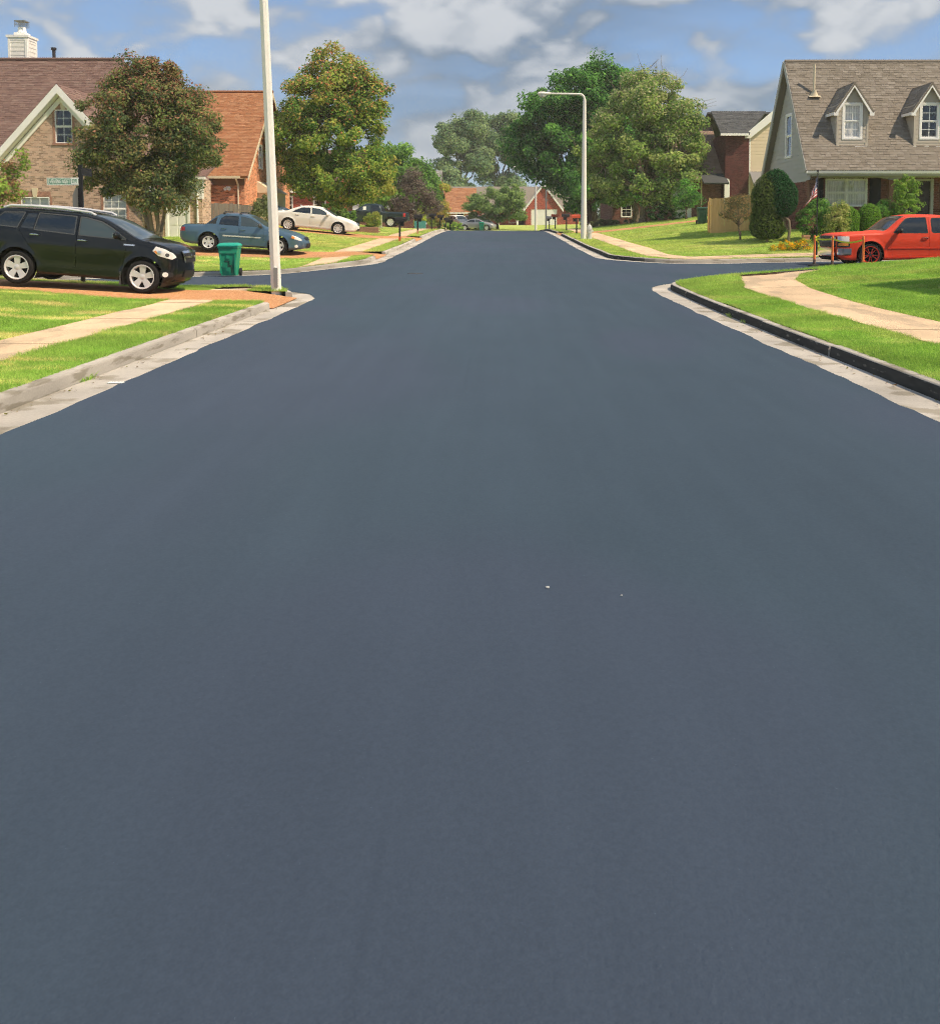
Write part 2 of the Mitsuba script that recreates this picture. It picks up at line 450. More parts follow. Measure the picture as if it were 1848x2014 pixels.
# grass blades, standing on the lawns one can see
def blades(poly, dens, h, w, seed):
    r = np.random.default_rng(seed); x0, y0, x1, y1 = poly.bounds; n = int((x1 - x0) * (y1 - y0) * dens)
    p = np.column_stack([r.uniform(x0, x1, n), r.uniform(y0, y1, n)])
    p = p[shapely.contains_xy(poly, p[:, 0], p[:, 1])]; n = len(p)
    z = lawn_z(p[:, 0], p[:, 1]) - .012; a = r.uniform(0, 2 * np.pi, n); hh = h * r.uniform(.55, 1.25, n); ww = w * r.uniform(.7, 1.3, n)
    clump = meshkit.noise(np.column_stack([p * 2.2, 0 * z]), 3); hh *= .7 + .6 * clump
    lean = r.normal(0, .45, (n, 2)) * hh[:, None]
    d = np.column_stack([np.cos(a), np.sin(a)]) * ww[:, None] / 2
    V = np.empty((n, 3, 3)); V[:, 0, :2], V[:, 1, :2] = p - d, p + d; V[:, 0, 2] = V[:, 1, 2] = z
    V[:, 2, :2] = p + lean; V[:, 2, 2] = z + hh
    return trimesh.Trimesh(V.reshape(-1, 3), np.arange(n * 3).reshape(-1, 3), process=False)


vis = Polygon([(-1, 0), (1, 0), (40, 78), (-43, 78)])
lv = lawn_poly.buffer(.03).difference(WALK.buffer(-.04)).difference(DR.buffer(-.03)).intersection(vis)
bl = [blades(lv.intersection(sbox(-20, 5, 20, 14)), 5200, .062, .0075, 1), blades(lv.intersection(sbox(-16, 14, 16, 22.6)), 3300, .062, .010, 2),
      blades(lv.intersection(sbox(-16, 22.6, 20, 33)), 1800, .062, .013, 3), blades(lv.intersection(sbox(-20, 33, 20, 48)), 600, .07, .02, 4),
      blades(lv.intersection(sbox(-16, 48, 16, 76)), 220, .075, .03, 5)]
tag(obj('grass', cat(bl), 'm_blade', None, False), 'short bright green mown grass on the lawns and verges', 'grass', None, 'stuff')
# ------------------------------------------------------------------ house materials
def brick_fn(c1, c2, mortar, bw=.21, bh=.075, dark=.25):
    def fn(p, n, uv):
        u = dr.select(dr.abs(n.x) > dr.abs(n.y), p.y, p.x); v = p.z
        row = dr.floor(v / bh); uu = u / bw + .5 * (row - 2 * dr.floor(row / 2)); col = dr.floor(uu)
        fu, fv = uu - col, v / bh - row
        r = cell_rand(col, row, 3); r2 = cell_rand(col, row, 11)
        m = dr.maximum(smoothstep(.95, .985, fu), smoothstep(.84, .92, fv))
        c = mix(c1, c2, r) * (.78 + .42 * r2) * dr.select(r2 < .12, 1 - dark, 1.0) * (.9 + .2 * fbm(p.x * 4, p.y * 4, p.z * 4, 2))
        return mix(c, mortar, m)
    return fn


mat('brick_tan', brick_fn((.52, .37, .285), (.40, .265, .20), (.56, .48, .40)), .9, spec=.2)
mat('brick_orange', brick_fn((.64, .29, .15), (.50, .18, .095), (.58, .44, .33), dark=.35), .9, spec=.2)
mat('brick_red', brick_fn((.19, .075, .055), (.13, .05, .04), (.22, .17, .14)), .9, spec=.2)
mat('brick_shaded', brick_fn((.11, .034, .032), (.075, .024, .024), (.12, .085, .08)), .9, spec=.2)  # red brick with the shade on its wall darkened into the colour
mat('brick_scarlet', brick_fn((.40, .085, .06), (.33, .065, .05), (.42, .26, .20)), .9, spec=.2)
mat('white_paint', lambda p, n, uv: mi.Color3f(.86, .86, .84) * (.93 + .1 * fbm(p.x * 3, p.y * 3, p.z * 3, 3)), .5)
mat('cream_paint', (.66, .58, .42), .6)
mat('grey_trim', (.40, .40, .37), .6)
mat('siding_grey', lambda p, n, uv: mi.Color3f(.46, .42, .355) * (.9 + .16 * fbm(p.x * 2, p.y * 2, p.z * 5, 3)), .7)
mat('siding_cool', lambda p, n, uv: mi.Color3f(.41, .41, .385) * (.9 + .16 * fbm(p.x * 2, p.y * 2, p.z * 5, 3)), .7)
mat('siding_cream', (.66, .56, .40), .7)
mat('siding_white', (.72, .71, .68), .7)
mat('dark_shutter', (.012, .013, .02), .6)
mat('dark_void', (.012, .013, .015), .9)
mat('curtain', lambda p, n, uv: mi.Color3f(.78, .78, .76) * (.72 + .28 * (.5 + .5 * dr.sin(p.x * 58 + 2 * noise(p.z * 2)))), .9)
mat('blind', lambda p, n, uv: mi.Color3f(.55, .58, .60) * (.8 + .2 * smoothstep(.2, .5, p.z * 16 - dr.floor(p.z * 16))), .8)
mat('door_dark', (.03, .022, .02), .5)
mat('post_brown', (.20, .10, .06), .7)
mat('metal_grey', (.36, .37, .38), .4, metal=.7)
mat('metal_dark', (.04, .035, .04), .5, metal=.3)
mat('wood_new', lambda p, n, uv: mix((.80, .52, .22), (.68, .41, .16), fbm(p.x * 14, p.y * 14, p.z * 1.2, 3)) * (.94 + .24 * cell_rand(dr.floor((p.x + p.y) * 6.6))), .8, spec=.2)
mat('wood_old', lambda p, n, uv: mi.Color3f(.24, .22, .20) * (.7 + .6 * fbm(p.x * 16, p.y * 16, p.z * 1.1, 3)), .9, spec=.2)
scene['pane_glass'] = {'type': 'thindielectric', 'int_ior': 1.5}
mat('shingle_vc', VC, .95, spec=.15)
PAL = {'brown': [(0.175, 0.113, 0.098), (0.193, 0.127, 0.110), (0.162, 0.105, 0.094), (0.208, 0.144, 0.126), (0.184, 0.122, 0.109)],
       'taupe': [(.222, .197, .166), (.247, .220, .188), (.203, .179, .150), (.264, .238, .206), (.228, .203, .172)],
          'dun': [(0.279, 0.198, 0.167), (0.298, 0.216, 0.182), (0.261, 0.185, 0.158), (0.314, 0.228, 0.195), (0.284, 0.203, 0.172)],
       'orange': [(.345, .160, .082), (.375, .185, .098), (.315, .145, .075), (.395, .205, .115), (.345, .155, .080)],
       'slate': [(0.082, 0.087, 0.092), (0.095, 0.099, 0.104), (0.074, 0.078, 0.082), (0.107, 0.112, 0.117), (0.087, 0.092, 0.097)],
       'grey': [(0.248, 0.243, 0.238), (0.268, 0.263, 0.258), (0.233, 0.228, 0.223), (0.278, 0.273, 0.268), (0.253, 0.248, 0.243)]}
for pn, cs in PAL.items():
    for i, c in enumerate(cs): mat(f'shingle_{pn}_{i}', c, .95, spec=.15)


def wedge(w, h, t):
    return trimesh.Trimesh([(0, 0, 0), (w, 0, 0), (w, h, 0), (0, h, 0), (0, 0, t), (w, 0, t), (w, h, t * .15), (0, h, t * .15)],
                           [[4, 5, 6], [4, 6, 7], [0, 1, 5], [0, 5, 4], [1, 2, 6], [1, 6, 5], [2, 3, 7], [2, 7, 6], [3, 0, 4], [3, 4, 7]], process=False)


UNIT_WEDGE = mikit.ply(wedge(1, 1, 1))


def shingles(parent, M, poly, pal, part=None, keep=300, course=.145, tab=(.2, .42), seed=1, vis=None):
    """Courses of single tabs laid over a roof plane: poly in (u along the eave, v up the slope)."""
    r = np.random.default_rng(seed); cs = PAL[pal]; tabs = []
    u0, v0, u1, v1 = poly.bounds
    for k in range(int(math.ceil((v1 - v0) / course))):
        va = v0 + k * course; vb = min(va + course * 1.12, v1)
        row = poly.intersection(LineString([(u0 - 1, min(va + .05, v1 - .01)), (u1 + 1, min(va + .05, v1 - .01))]))
        for ln in getattr(row, 'geoms', [row]):
            if ln.is_empty or ln.length < .05: continue
            a, b = ln.bounds[0], ln.bounds[2]; u = a - r.uniform(0, .3)
            while u < b:
                w = r.uniform(*tab); s, e = max(u, a), min(u + w - .006, b)
                if e - s > .04: tabs.append((s, va, e - s, vb - va, r.choice([.010, .012, .020, .024]), r.integers(len(cs)), r.uniform(.92, 1.08)))
                u += w
    if vis is None: vis = poly
    score = [(0 if vis.contains(Point(t[0] + t[2] / 2, t[1] + .05)) else 1000) + t[1] for t in tabs]
    order = np.argsort(score, kind='stable'); first, other = order[:keep], order[keep:]
    for i in first:
        u, v, w, h, t, c, _ = tabs[i]
        S = np.diag([w, h, t, 1.0]); obj('shingle', UNIT_WEDGE, f'shingle_{pal}_{c}', part or parent, xf=M @ mv(u, v, 0) @ S)
    if len(other):
        V, F, C = [], [], []; base = wedge(1, 1, 1); bf = np.asarray(base.faces)
        for q, i in enumerate(other):
            u, v, w, h, t, c, sh = tabs[i]
            V.append(np.asarray(base.vertices) * [w, h, t] + [u, v, 0]); F.append(bf + 8 * q); C.append(np.tile(np.array(cs[c]) * sh, (8, 1)))
        m = trimesh.Trimesh(np.vstack(V), np.vstack(F), process=False); m.apply_transform(M)
        k = obj('shingle_field', m, 'shingle_vc', part or parent, False, np.vstack(C)); labels[k] = {'label': 'the remaining shingles of this roof', 'kind': 'stuff'}


def roof_slab(M, poly, t=.12):
    m = prism(poly, t); m.apply_translation([0, 0, -t - .004]); return tr(m, M)


UNIT_QUAD = mikit.ply(trimesh.Trimesh([(0, 0, 0), (1, 0, 0), (1, 1, 0), (0, 1, 0)], [[0, 1, 2], [0, 2, 3]], process=False))


def window(parent, M, cu, cv, w, h, cols=2, rows=2, sashes=2, back='dark_void', frame_m='white_paint', flat=None, trim=.09, depth=.10, gap=.05):
    """A sash window set in a wall frame M. Frame, panes and blind are entries of their own."""
    fw, mb = .045, .022
    x0, x1, y0, y1 = cu - w / 2, cu + w / 2, cv - h / 2, cv + h / 2
    ms = [bx(x0 - trim, x1 + trim, y1, y1 + trim, -.02, .035), bx(x0 - trim, x1 + trim, y0 - trim, y0, -.02, .05), bx(x0 - trim, x0, y0, y1, -.02, .035), bx(x1, x1 + trim, y0, y1, -.02, .035)] if trim else []
    panes, sh = [], h / sashes
    for s in range(sashes):
        a, b = y0 + s * sh, y0 + (s + 1) * sh; n0 = -.05 + .028 * (s % 2)
        ms += [bx(x0, x1, a, a + fw, n0, n0 + .03), bx(x0, x1, b - fw, b, n0, n0 + .03), bx(x0, x0 + fw, a + fw, b - fw, n0, n0 + .03), bx(x1 - fw, x1, a + fw, b - fw, n0, n0 + .03)]
        iw, ih = (w - 2 * fw), (sh - 2 * fw)
        for c in range(1, cols): ms.append(bx(x0 + fw + iw * c / cols - mb / 2, x0 + fw + iw * c / cols + mb / 2, a + fw, b - fw, n0 + .004, n0 + .027))
        for r_ in range(1, rows): ms.append(bx(x0 + fw, x1 - fw, a + fw + ih * r_ / rows - mb / 2, a + fw + ih * r_ / rows + mb / 2, n0 + .006, n0 + .025))
        for c in range(cols):
            for r_ in range(rows): panes.append((x0 + fw + iw * c / cols, a + fw + ih * r_ / rows, iw / cols, ih / rows, n0 + .012))
    k = obj('window' if flat is None else flat, tr(cat(ms), M), frame_m, parent, False)
    hold = k if flat is None else parent
    for (u, v, a, b, n0) in panes:
        obj('pane', UNIT_QUAD, 'pane_glass', hold, xf=M @ mv(u, v, n0) @ np.diag([a, b, 1, 1.0]))
    obj('blind', tr(bx(x0, x1, y0, y1, -.30 if back == 'dark_void' else -.14, -.28 if back == 'dark_void' else -.12), M), back, hold, False)
    return k


def wall_with_holes(poly, holes, t=.3):
    for (cu, cv, w, h) in holes: poly = poly.difference(sbox(cu - w / 2, cv - h / 2, cu + w / 2, cv + h / 2))
    m = prism(poly, t); m.apply_translation([0, 0, -t]); return m


def boards(parent, M, poly, m, name='siding_board', lap=.18, skip=()):
    """Lapped boards over a wall outline; each board is its own entry."""
    x0, y0, x1, y1 = poly.bounds; y = y0
    while y < y1 - .02:
        strip = poly.intersection(sbox(x0, y, x1, min(y + lap + .01, y1)))
        for gq in getattr(strip, 'geoms', [strip]):
            if gq.geom_type != 'Polygon' or gq.area < .004: continue
            b = prism(gq, .012); v = b.vertices.copy(); tt = np.clip((v[:, 1] - y) / lap, 0, 1)
            v[:, 2] = v[:, 2] + .022 * (1 - tt); b.vertices = v
            obj(name, tr(b, M), m, parent, False)
        y += lap


# ------------------------------------------------------------------ grey-sided house with two dormers (right)
def dormer_house():
    h = thing('house', 'grey-sided house with taupe shingle roof, two gabled dormers and an arched porch', 'house')
    X0, X1, YF, YB, ZE, ZR = 13.40, 27.0, 41.0, 47.8, 3.98, 8.95
    YR, base = 44.3, .75
    L = math.hypot(YR - YF, ZR - ZE)
    dn = [(15.22, 'curtain'), (18.52, 'dark_void')]
    wallY = 42.3
    # lower front wall behind the porch
    S = south([0, wallY, 0])
    win = (15.27, 2.95, 1.82, 1.18)
    obj('front_wall', tr(wall_with_holes(sbox(X0 + .1, base, X1, 3.75), [win, (18.45, 2.45, 1.05, 2.2)]), S), 'brick_red', h, False)
    window(h, S, 14.82, 2.95, .86, 1.14, 3, 2, 2, 'curtain', 'white_paint', trim=.04); window(h, S, 15.72, 2.95, .86, 1.14, 3, 2, 2, 'curtain', 'white_paint', trim=.04)
    for u in (14.02, 16.52):
        k = obj('shutter', tr(cat([bx(u - .24, u + .24, 2.33, 3.56, .01, .05)] + [bx(u - .19, u + .19, 2.4 + i * .09, 2.45 + i * .09, .05, .066) for i in range(12)]), S), 'dark_shutter', h, False)
    d = obj('front_door', tr(cat([bx(17.95, 18.95, 1.35, 3.45, -.12, -.06)] + [bx(18.05 + .46 * i, 18.39 + .46 * i, 1.5 + j * .65, 2.0 + j * .65, -.07, -.045) for i in (0, 1) for j in (0, 1, 2)]), S), 'door_dark', h, False)
    obj('frame', tr(cat([bx(17.83, 17.95, 1.35, 3.55, -.12, .04), bx(18.95, 19.07, 1.35, 3.55, -.12, .04), bx(17.95, 18.95, 3.45, 3.55, -.12, .04)]), S), 'grey_trim', d, False)
    obj('handle', tr(tube([(18.06, 2.25, -.04), (18.06, 2.25, .01), (18.06, 2.45, .01), (18.06, 2.45, -.04)], .015, 6), S), 'metal_grey', d)
    # porch
    pf = sbox(X0, 3.46, X1, 3.80)
    for c in (15.16, 18.72, 22.4): pf = pf.difference(Polygon([(c + 1.66 * math.cos(a), 3.45 + .16 * math.sin(a)) for a in np.linspace(0, math.pi, 24)]))
    PS = south([0, YF + .35, 0]); m = prism(pf, .2); m.apply_translation([0, 0, -.2])
    obj('porch_beam', tr(m, PS), 'siding_cool', h, False)
    for u in (13.45, 16.88, 20.6, 24.2):
        obj('porch_post', cat([bx(u - .11, u + .11, YF + .36, YF + .58, .6, 3.46), bx(u - .16, u + .16, YF + .31, YF + .63, .6, .85), bx(u - .15, u + .15, YF + .32, YF + .62, 3.33, 3.455)]), 'post_brown', h, False)
    obj('porch_ceiling', bx(X0 + .05, X1, YF + .3, wallY, 3.60, 3.66), 'siding_cool', h, False)
    obj('porch_floor', bx(X0, X1, YF - .1, wallY - .002, .3, 1.3), 'm_concrete', h, False)
    # gable wall facing the street
    Wf = west([X0, 0, 0])          # u = -y
    gp = Polygon([(-YF - .35, base), (-YF - .35, 3.9), (-YR, ZR - .22), (-YB, 3.75), (-YB, base)])
    obj('gable_wall', tr(wall_with_holes(gp, [(-44.5, 5.6, .8, 1.85)]), Wf), 'brick_red', h, False)
    boards(h, tr_id(Wf), gp.intersection(sbox(-60, 3.42, -30, 20)).difference(sbox(-45.0, 4.58, -44.0, 6.62)), 'siding_cool', 'gable_board', .20)
    window(h, Wf, -44.5, 5.6, .8, 1.85, 1, 1, 2, 'dark_void')
    # other walls, closing the house
    obj('rear_wall', bx(X0 + .3, X1, YB - .3, YB - .002, base, 3.7), 'siding_cool', h, False)
    obj('side_wall', bx(X1, X1 + .3, YF + .35, YB, base, 3.7), 'siding_cool', h, False)
    # roofs
    ov = .32
    F = frame([X0 - ov, YF - .12, ZE - .12], [1, 0, 0], [0, YR - YF, ZR - ZE])
    Lu, Lv = X1 - X0 + 2 * ov, L + .17
    holes = unary_union([sbox(c - .62 - (X0 - ov), 1.35, c + .62 - (X0 - ov), 3.0) for c, _ in dn])
    rp = sbox(0, 0, Lu, Lv)
    rf = obj('roof', roof_slab(F, rp, .16), 'shingle_taupe_0', h, False)
    vis = sbox(0, 0, 7.6, Lv)
    shingles(h, F, rp.difference(holes), 'taupe', rf, 300, .135, (.18, .36), 3, vis)
    Bk = frame([X1 + ov, YB + .12, ZE - .12], [-1, 0, 0], [0, YR - YB, ZR - ZE])
    obj('rear_slope', roof_slab(Bk, sbox(0, 0, Lu, Lv), .16), 'shingle_taupe_2', rf, False)
    for i in range(int(Lu / .3)):
        a = X0 - ov + i * .3
        obj('ridge_cap', tr(cat([tr(bx(0, .29, 0, .15, -.0, .014), rot('x', -42)), tr(bx(0, .29, -.15, 0, 0, .014), rot('x', 42))]), mv(a, YR, ZR + .055) @ rot('y', -1.5)), 'shingle_taupe_2', rf, False)
    # rake boards and gutter
    n_ = np.array([0, YR - YF, ZR - ZE]) / L
    for s, y0 in ((1, YF - .12), (-1, YB + .12)):
        Mr = frame([X0 - ov - .03, y0, ZE - .12], [1, 0, 0], [0, s * n_[1], n_[2]]) if s > 0 else frame([X0 - ov + .03, y0, ZE - .12], [-1, 0, 0], [0, -n_[1], n_[2]])
        obj('rake_board', tr(bx(0, .03, .0, Lv, -.25, -.01), Mr) if s > 0 else tr(bx(0, .06, 0, Lv, -.25, -.01), Mr), 'grey_trim', h, False)
    gut_ = Polygon([(0, 0), (.0, .11), (.015, .11), (.015, .015), (.09, .02), (.12, .11), (.135, .11), (.10, 0)])
    mg = prism(gut_, X1 - X0 + 2 * ov); mg.apply_transform(np.array([[0, 0, 1, X0 - ov], [-1, 0, 0, YF - .10], [0, 1, 0, ZE - .27], [0, 0, 0, 1.0]]))
    obj('gutter', mg, 'white_paint', h, False)
    obj('fascia', bx(X0 - ov, X1 + ov, YF - .095, YF - .06, ZE - .36, ZE - .16), 'siding_cool', h, False)
    obj('soffit', bx(X0 - .02, X1, YF - .06, YF + .36, ZE - .2, ZE - .185), 'siding_cool', h, False)
    # roof vent pipe
    vy = 43.15; vz = ZE + (vy - YF) * (ZR - ZE) / (YR - YF)
    vp = obj('vent_pipe', tube([(14.06, vy, vz - .1), (14.06, vy, vz + 1.40)], .05, 12), 'cream_paint', h)
    obj('flashing', tr(cat([bx(-.26, .26, -.22, .22, .02, .04), lathe([(.20, .03), (.12, .16), (.065, .30)], 12)]), mv(14.06, vy, vz) @ rot('x', 20)), 'cream_paint', vp)
    # dormers
    for c, back in dn:
        yF = 41.62; zb = ZE + (yF - YF) * (ZR - ZE) / (YR - YF); hw, zw, zp = .66, 6.66, 7.55
        yBk = lambda z: YF + (z - ZE) * (YR - YF) / (ZR - ZE)
        S2 = south([c, yF, 0]); fp = Polygon([(-hw, zb - .05), (hw, zb - .05), (hw, zw), (0, zp - .02), (-hw, zw)])
        d = obj('dormer', cat([tr(wall_with_holes(fp, [(0, zb + 1.06, .70, 1.40)], .12), S2)] + [tr(prism(Polygon([(yF + .12, zb - .1), (yF + .12, zw), (yBk(zw), zw), (yBk(zb - .1), zb - .1)]), .1), np.array([[0, 0, 1, c + (s * hw if s < 0 else hw - .1)], [1, 0, 0, 0], [0, 1, 0, 0], [0, 0, 0, 1.0]])) for s in (-1, 1)]), 'siding_grey', h, False)
        boards(d, S2, fp.difference(sbox(-.47, zb + .25, .47, zb + 1.88)), 'siding_grey', 'siding_board', .19)
        for s, Ms in ((-1, west([c - hw, 0, 0])), (1, east([c + hw, 0, 0]))):
            q = [(yF, zb - .02), (yF, zw), (yBk(zw), zw)]
            boards(d, Ms, Polygon([(a * s, b) for a, b in q]).buffer(0), 'siding_grey', 'siding_board', .19)
        window(d, S2, 0, zb + 1.06, .70, 1.40, 2, 2, 2, back, flat='window_frame', trim=.085)
        obj('corner_board', tr(cat([bx(-hw - .02, -hw + .06, zb, zw, .0, .045), bx(hw - .06, hw + .02, zb, zw, 0, .045)]), S2), 'siding_grey', d, False)
        obj('sill_board', tr(bx(-hw - .06, hw + .06, zb - .09, zb - .01, -.02, .07), S2), 'white_paint', d, False)
        o = .2; tz = zw - .02; pk = zp + .06; yo = yF - .22
        sl = (pk - tz) / (hw + .0); w2 = hw + o; ze = pk - sl * w2 * 1.0
        for s in (-1, 1):
            ln = math.hypot(w2, pk - ze)
            back_y = yBk(pk) + .1 - yo
            Mr = frame([c + s * w2, yo if s < 0 else yo + 0, ze], [0, -s * -1 if s < 0 else 1, 0], [-s * w2, 0, pk - ze]) if s > 0 else frame([c - w2, yo + back_y, ze], [0, -1, 0], [w2, 0, pk - ze])
            lo = yBk(ze) - yo
            pq = Polygon([(0, 0), (lo, 0), (back_y, ln), (0, ln)]) if s > 0 else Polygon([(back_y, 0), (back_y - lo, 0), (0, ln), (back_y, ln)])
            k = obj('dormer_roof', roof_slab(Mr, pq, .07), 'shingle_taupe_2', d, False)
            shingles(h, Mr, pq.buffer(-.001), 'taupe', d, 24, .15, (.2, .4), 5 + s)
        fq = Polygon([(-w2, ze - .16), (-w2, ze), (0, pk), (w2, ze), (w2, ze - .16), (w2 - .19, ze - .16), (w2 - .19, ze - .02), (0, pk - .22), (-w2 + .19, ze - .02), (-w2 + .19, ze - .16)])
        m = prism(fq, .05); m.apply_translation([0, 0, .165]); obj('gable_trim', tr(m, S2), 'white_paint', d, False)
        for s in (-1, 1): obj('eave_board', bx(c + s * (w2 - .012) - .014, c + s * (w2 - .012) + .014, yo + .06, yBk(ze), ze - .13, ze - .005), 'white_paint', d, False)
        obj('soffit', tr(cat([bx(-w2 + .01, -hw - .03, ze - .1, ze - .085, -.9, .16), bx(hw + .03, w2 - .01, ze - .1, ze - .085, -.9, .16)]), S2), 'siding_grey', d, False)


def tr_id(M): return M


# ------------------------------------------------------------------ tan brick house (left)
def tan_house():
    h = thing('house', 'tan brick house with white-trimmed gable, brown hip roof and white boxed chimney', 'house')
    base = .45
    YG, cx, zp, sl = 44.0, -19.62, 7.72, 1.085
    hw = 3.9
    S = south([0, YG, 0])
    gp = Polygon([(cx - hw - .6, base), (cx + hw - .35, base), (cx + hw - .35, zp - sl * (hw - .35)), (cx, zp), (cx - hw - .6, zp - sl * (hw + .6))])
    wU = (-19.53, 5.98, .78, 1.5); wL = (-17.3, 1.95, 1.05, 1.9)
    wL2 = (-20.9, 1.95, 1.3, 1.7)
    obj('gable_wall', tr(wall_with_holes(gp, [wU, wL, wL2]), S), 'brick_tan', h, False)
    w = window(h, S, *wU, 2, 2, 2, 'dark_void', trim=0); window(h, S, *wL, 3, 2, 3, 'blind', trim=0); window(h, S, *wL2, 3, 2, 2, 'blind', trim=0)
    for (a, b, ww, hh) in (wU, wL, wL2):
        obj('brick_surround', tr(cat([bx(a - ww / 2 - .10, a - ww / 2, b - hh / 2, b + hh / 2 + .02, -.05, .02), bx(a + ww / 2, a + ww / 2 + .10, b - hh / 2, b + hh / 2 + .02, -.05, .02), bx(a - ww / 2 - .13, a + ww / 2 + .13, b - hh / 2 - .09, b - hh / 2, -.08, .05)]), S), 'brick_red2', h, False)
        n = 9
        for i in range(n):
            u = a - ww / 2 - .05 + (ww + .1) * (i + .5) / n
            if abs(i - n // 2) > 0: obj('soldier_brick', tr(bx(u - (ww + .1) / n / 2 + .005, u + (ww + .1) / n / 2 - .005, b + hh / 2 + .02, b + hh / 2 + .25, -.05, .012), S), 'brick_red2', h, False)
        obj('keystone', tr(prism(Polygon([(a - .08, b + hh / 2 + .0), (a + .08, b + hh / 2), (a + .14, b + hh / 2 + .40), (a - .14, b + hh / 2 + .40)]), .05), S), 'cream_paint', h, False)
    # main body
    X0, X1, YF, YB, ZE, ZR, YR = -34.0, -16.4, 45.2, 57.0, 3.75, 10.12, 51.1
    XW, YW = -13.7, 46.6
    S3 = south([0, YF, 0])
    door = (-14.85, 1.75, .95, 2.15)
    obj('front_wall', tr(wall_with_holes(sbox(cx + hw - .45, base, XW, 2.75), [door]), S3), 'brick_tan', h, False)
    obj('front_wall', tr(sboxm(X0, cx - hw - .5, base, ZE - .1), S3), 'brick_tan', h, False)
    boards(h, S3, sbox(cx + hw - .4, 2.75, XW + .03, ZE - .12), 'siding_white', 'siding_board', .17)
    obj('siding_wall', tr(sboxm(cx + hw - .4, XW - .002, 2.751, ZE - .1), S3), 'siding_white', h, False)
    d = obj('front_door', tr(cat([bx(door[0] - .46, door[0] + .46, .68, 2.82, -.1, -.04)] + [bx(door[0] - .36 + .4 * i, door[0] - .04 + .4 * i, .85 + .68 * j, 1.42 + .68 * j, -.05, -.02) for i in (0, 1) for j in (0, 1, 2)]), S3), 'white_paint', h, False)
    obj('frame', tr(cat([bx(door[0] - .58, door[0] - .46, .6, 2.95, -.1, .03), bx(door[0] + .46, door[0] + .58, .6, 2.95, -.1, .03), bx(door[0] - .46, door[0] + .46, 2.82, 2.95, -.1, .03)]), S3), 'white_paint', d, False)
    obj('side_wall', bx(X1 - .3, X1, YF + .31, YB, base, ZE - .1), 'brick_tan', h, False)
    obj('wing_wall', bx(XW - .3, XW - .001, YF + .302, YW, base, ZE - .1), 'brick_tan', h, False)
    obj('wing_roof', roof_slab(frame([X1 - .5, YF - .42, ZE + .05], [1, 0, 0], [0, 2.1, .75]), sbox(0, 0, XW - X1 + .8, 2.25), .1), 'shingle_brown_0', h, False)
    obj('rear_wall', bx(X0, X1 - .3, YB - .3, YB, base, ZE - .1), 'brick_tan', h, False)
    obj('downspout', cat([tube([(XW - .2, YF - .12, ZE - .2), (XW - .2, YF - .07, ZE - .45), (XW - .2, YF - .07, .8)], .045, 8)]), 'white_paint', h)
    obj('gutter', bx(cx + hw, XW + .3, YF - .52, YF - .39, ZE - .12, ZE), 'white_paint', h, False)
    obj('soffit', bx(cx + hw, XW + .28, YF - .39, YF + .0, ZE - .1, ZE - .08), 'white_paint', h, False)
    # hip roof
    o = .45; e0, e1, f0, f1 = X0, X1 + o, YF - o, YB + o
    rx = -19.5
    sv = math.hypot(YR - f0, ZR - ZE)
    F = frame([e0, f0, ZE], [1, 0, 0], [0, YR - f0, ZR - ZE])
    fp = Polygon([(0, 0), (e1 - e0, 0), (rx - e0, sv), (0, sv)])
    rf = obj('roof', roof_slab(F, fp, .14), 'shingle_brown_0', h, False)
    # hidden part under the gable's own roof is left out
    shingles(h, F, fp.intersection(sbox(7.0, 0, 40, 20)), 'brown', rf, 300, .145, (.2, .4), 11, sbox(9.0, 1.5, e1 - e0, sv))
    R_ = frame([e1, f0, ZE], [0, 1, 0], [rx - e1, 0, ZR - ZE]); sv2 = math.hypot(e1 - rx, ZR - ZE)
    hp = Polygon([(0, 0), (f1 - f0, 0), ((f1 - f0) / 2, sv2)])
    obj('hip_slope', roof_slab(R_, hp, .14), 'shingle_brown_1', rf, False)
    shingles(h, R_, hp.buffer(-.01), 'brown', rf, 0, .16, (.25, .5), 12)
    B = frame([e1, f1, ZE], [-1, 0, 0], [0, YR - f1, ZR - ZE])
    obj('rear_slope', roof_slab(B, Polygon([(0, 0), (e1 - e0, 0), (e1 - e0, sv), (e1 - rx, sv)]), .14), 'shingle_brown_2', rf, False)
    obj('ridge_cap', tube([(e0, YR, ZR + .03), (rx, YR, ZR + .03)], .10, 8), 'shingle_brown_2', rf)
    obj('hip_cap', tube([(rx, YR, ZR + .02), (e1, f0, ZE + .02)], .07, 8), 'shingle_brown_2', rf)
    # the gable's roof, running back into the main roof
    for s in (-1, 1):
        w2 = hw + .55 if s > 0 else hw + 1.0; pk = zp + .12; ze = pk - sl * w2; yo = YG - .42; ln = math.hypot(w2, pk - ze)
        yb = lambda z: f0 + (z - ZE) * (YR - f0) / (ZR - ZE)
        lp, le = yb(pk) - yo, max(yb(ze) - yo, 1.0)
        if s > 0:
            Mr = frame([cx + w2, yo, ze], [0, 1, 0], [-w2, 0, pk - ze]); pq = Polygon([(0, 0), (le, 0), (lp, ln), (0, ln)])
        else:
            Mr = frame([cx - w2, yo + lp, ze], [0, -1, 0], [w2, 0, pk - ze]); pq = Polygon([(lp, 0), (lp - le, 0), (0, ln), (lp, ln)])
        obj('gable_slope', roof_slab(Mr, pq, .1), 'shingle_brown_2', rf, False); shingles(h, Mr, pq.buffer(-.001), 'brown', rf, 20, .16, (.25, .5), 14 + s)
        # white rake: two stepped boards and a soffit
        a = np.array([cx + s * w2, ze]); b = np.array([cx, pk]); nrm = np.array([-s * (b - a)[1], s * (b - a)[0]]); nrm = np.array([0, -1.0])
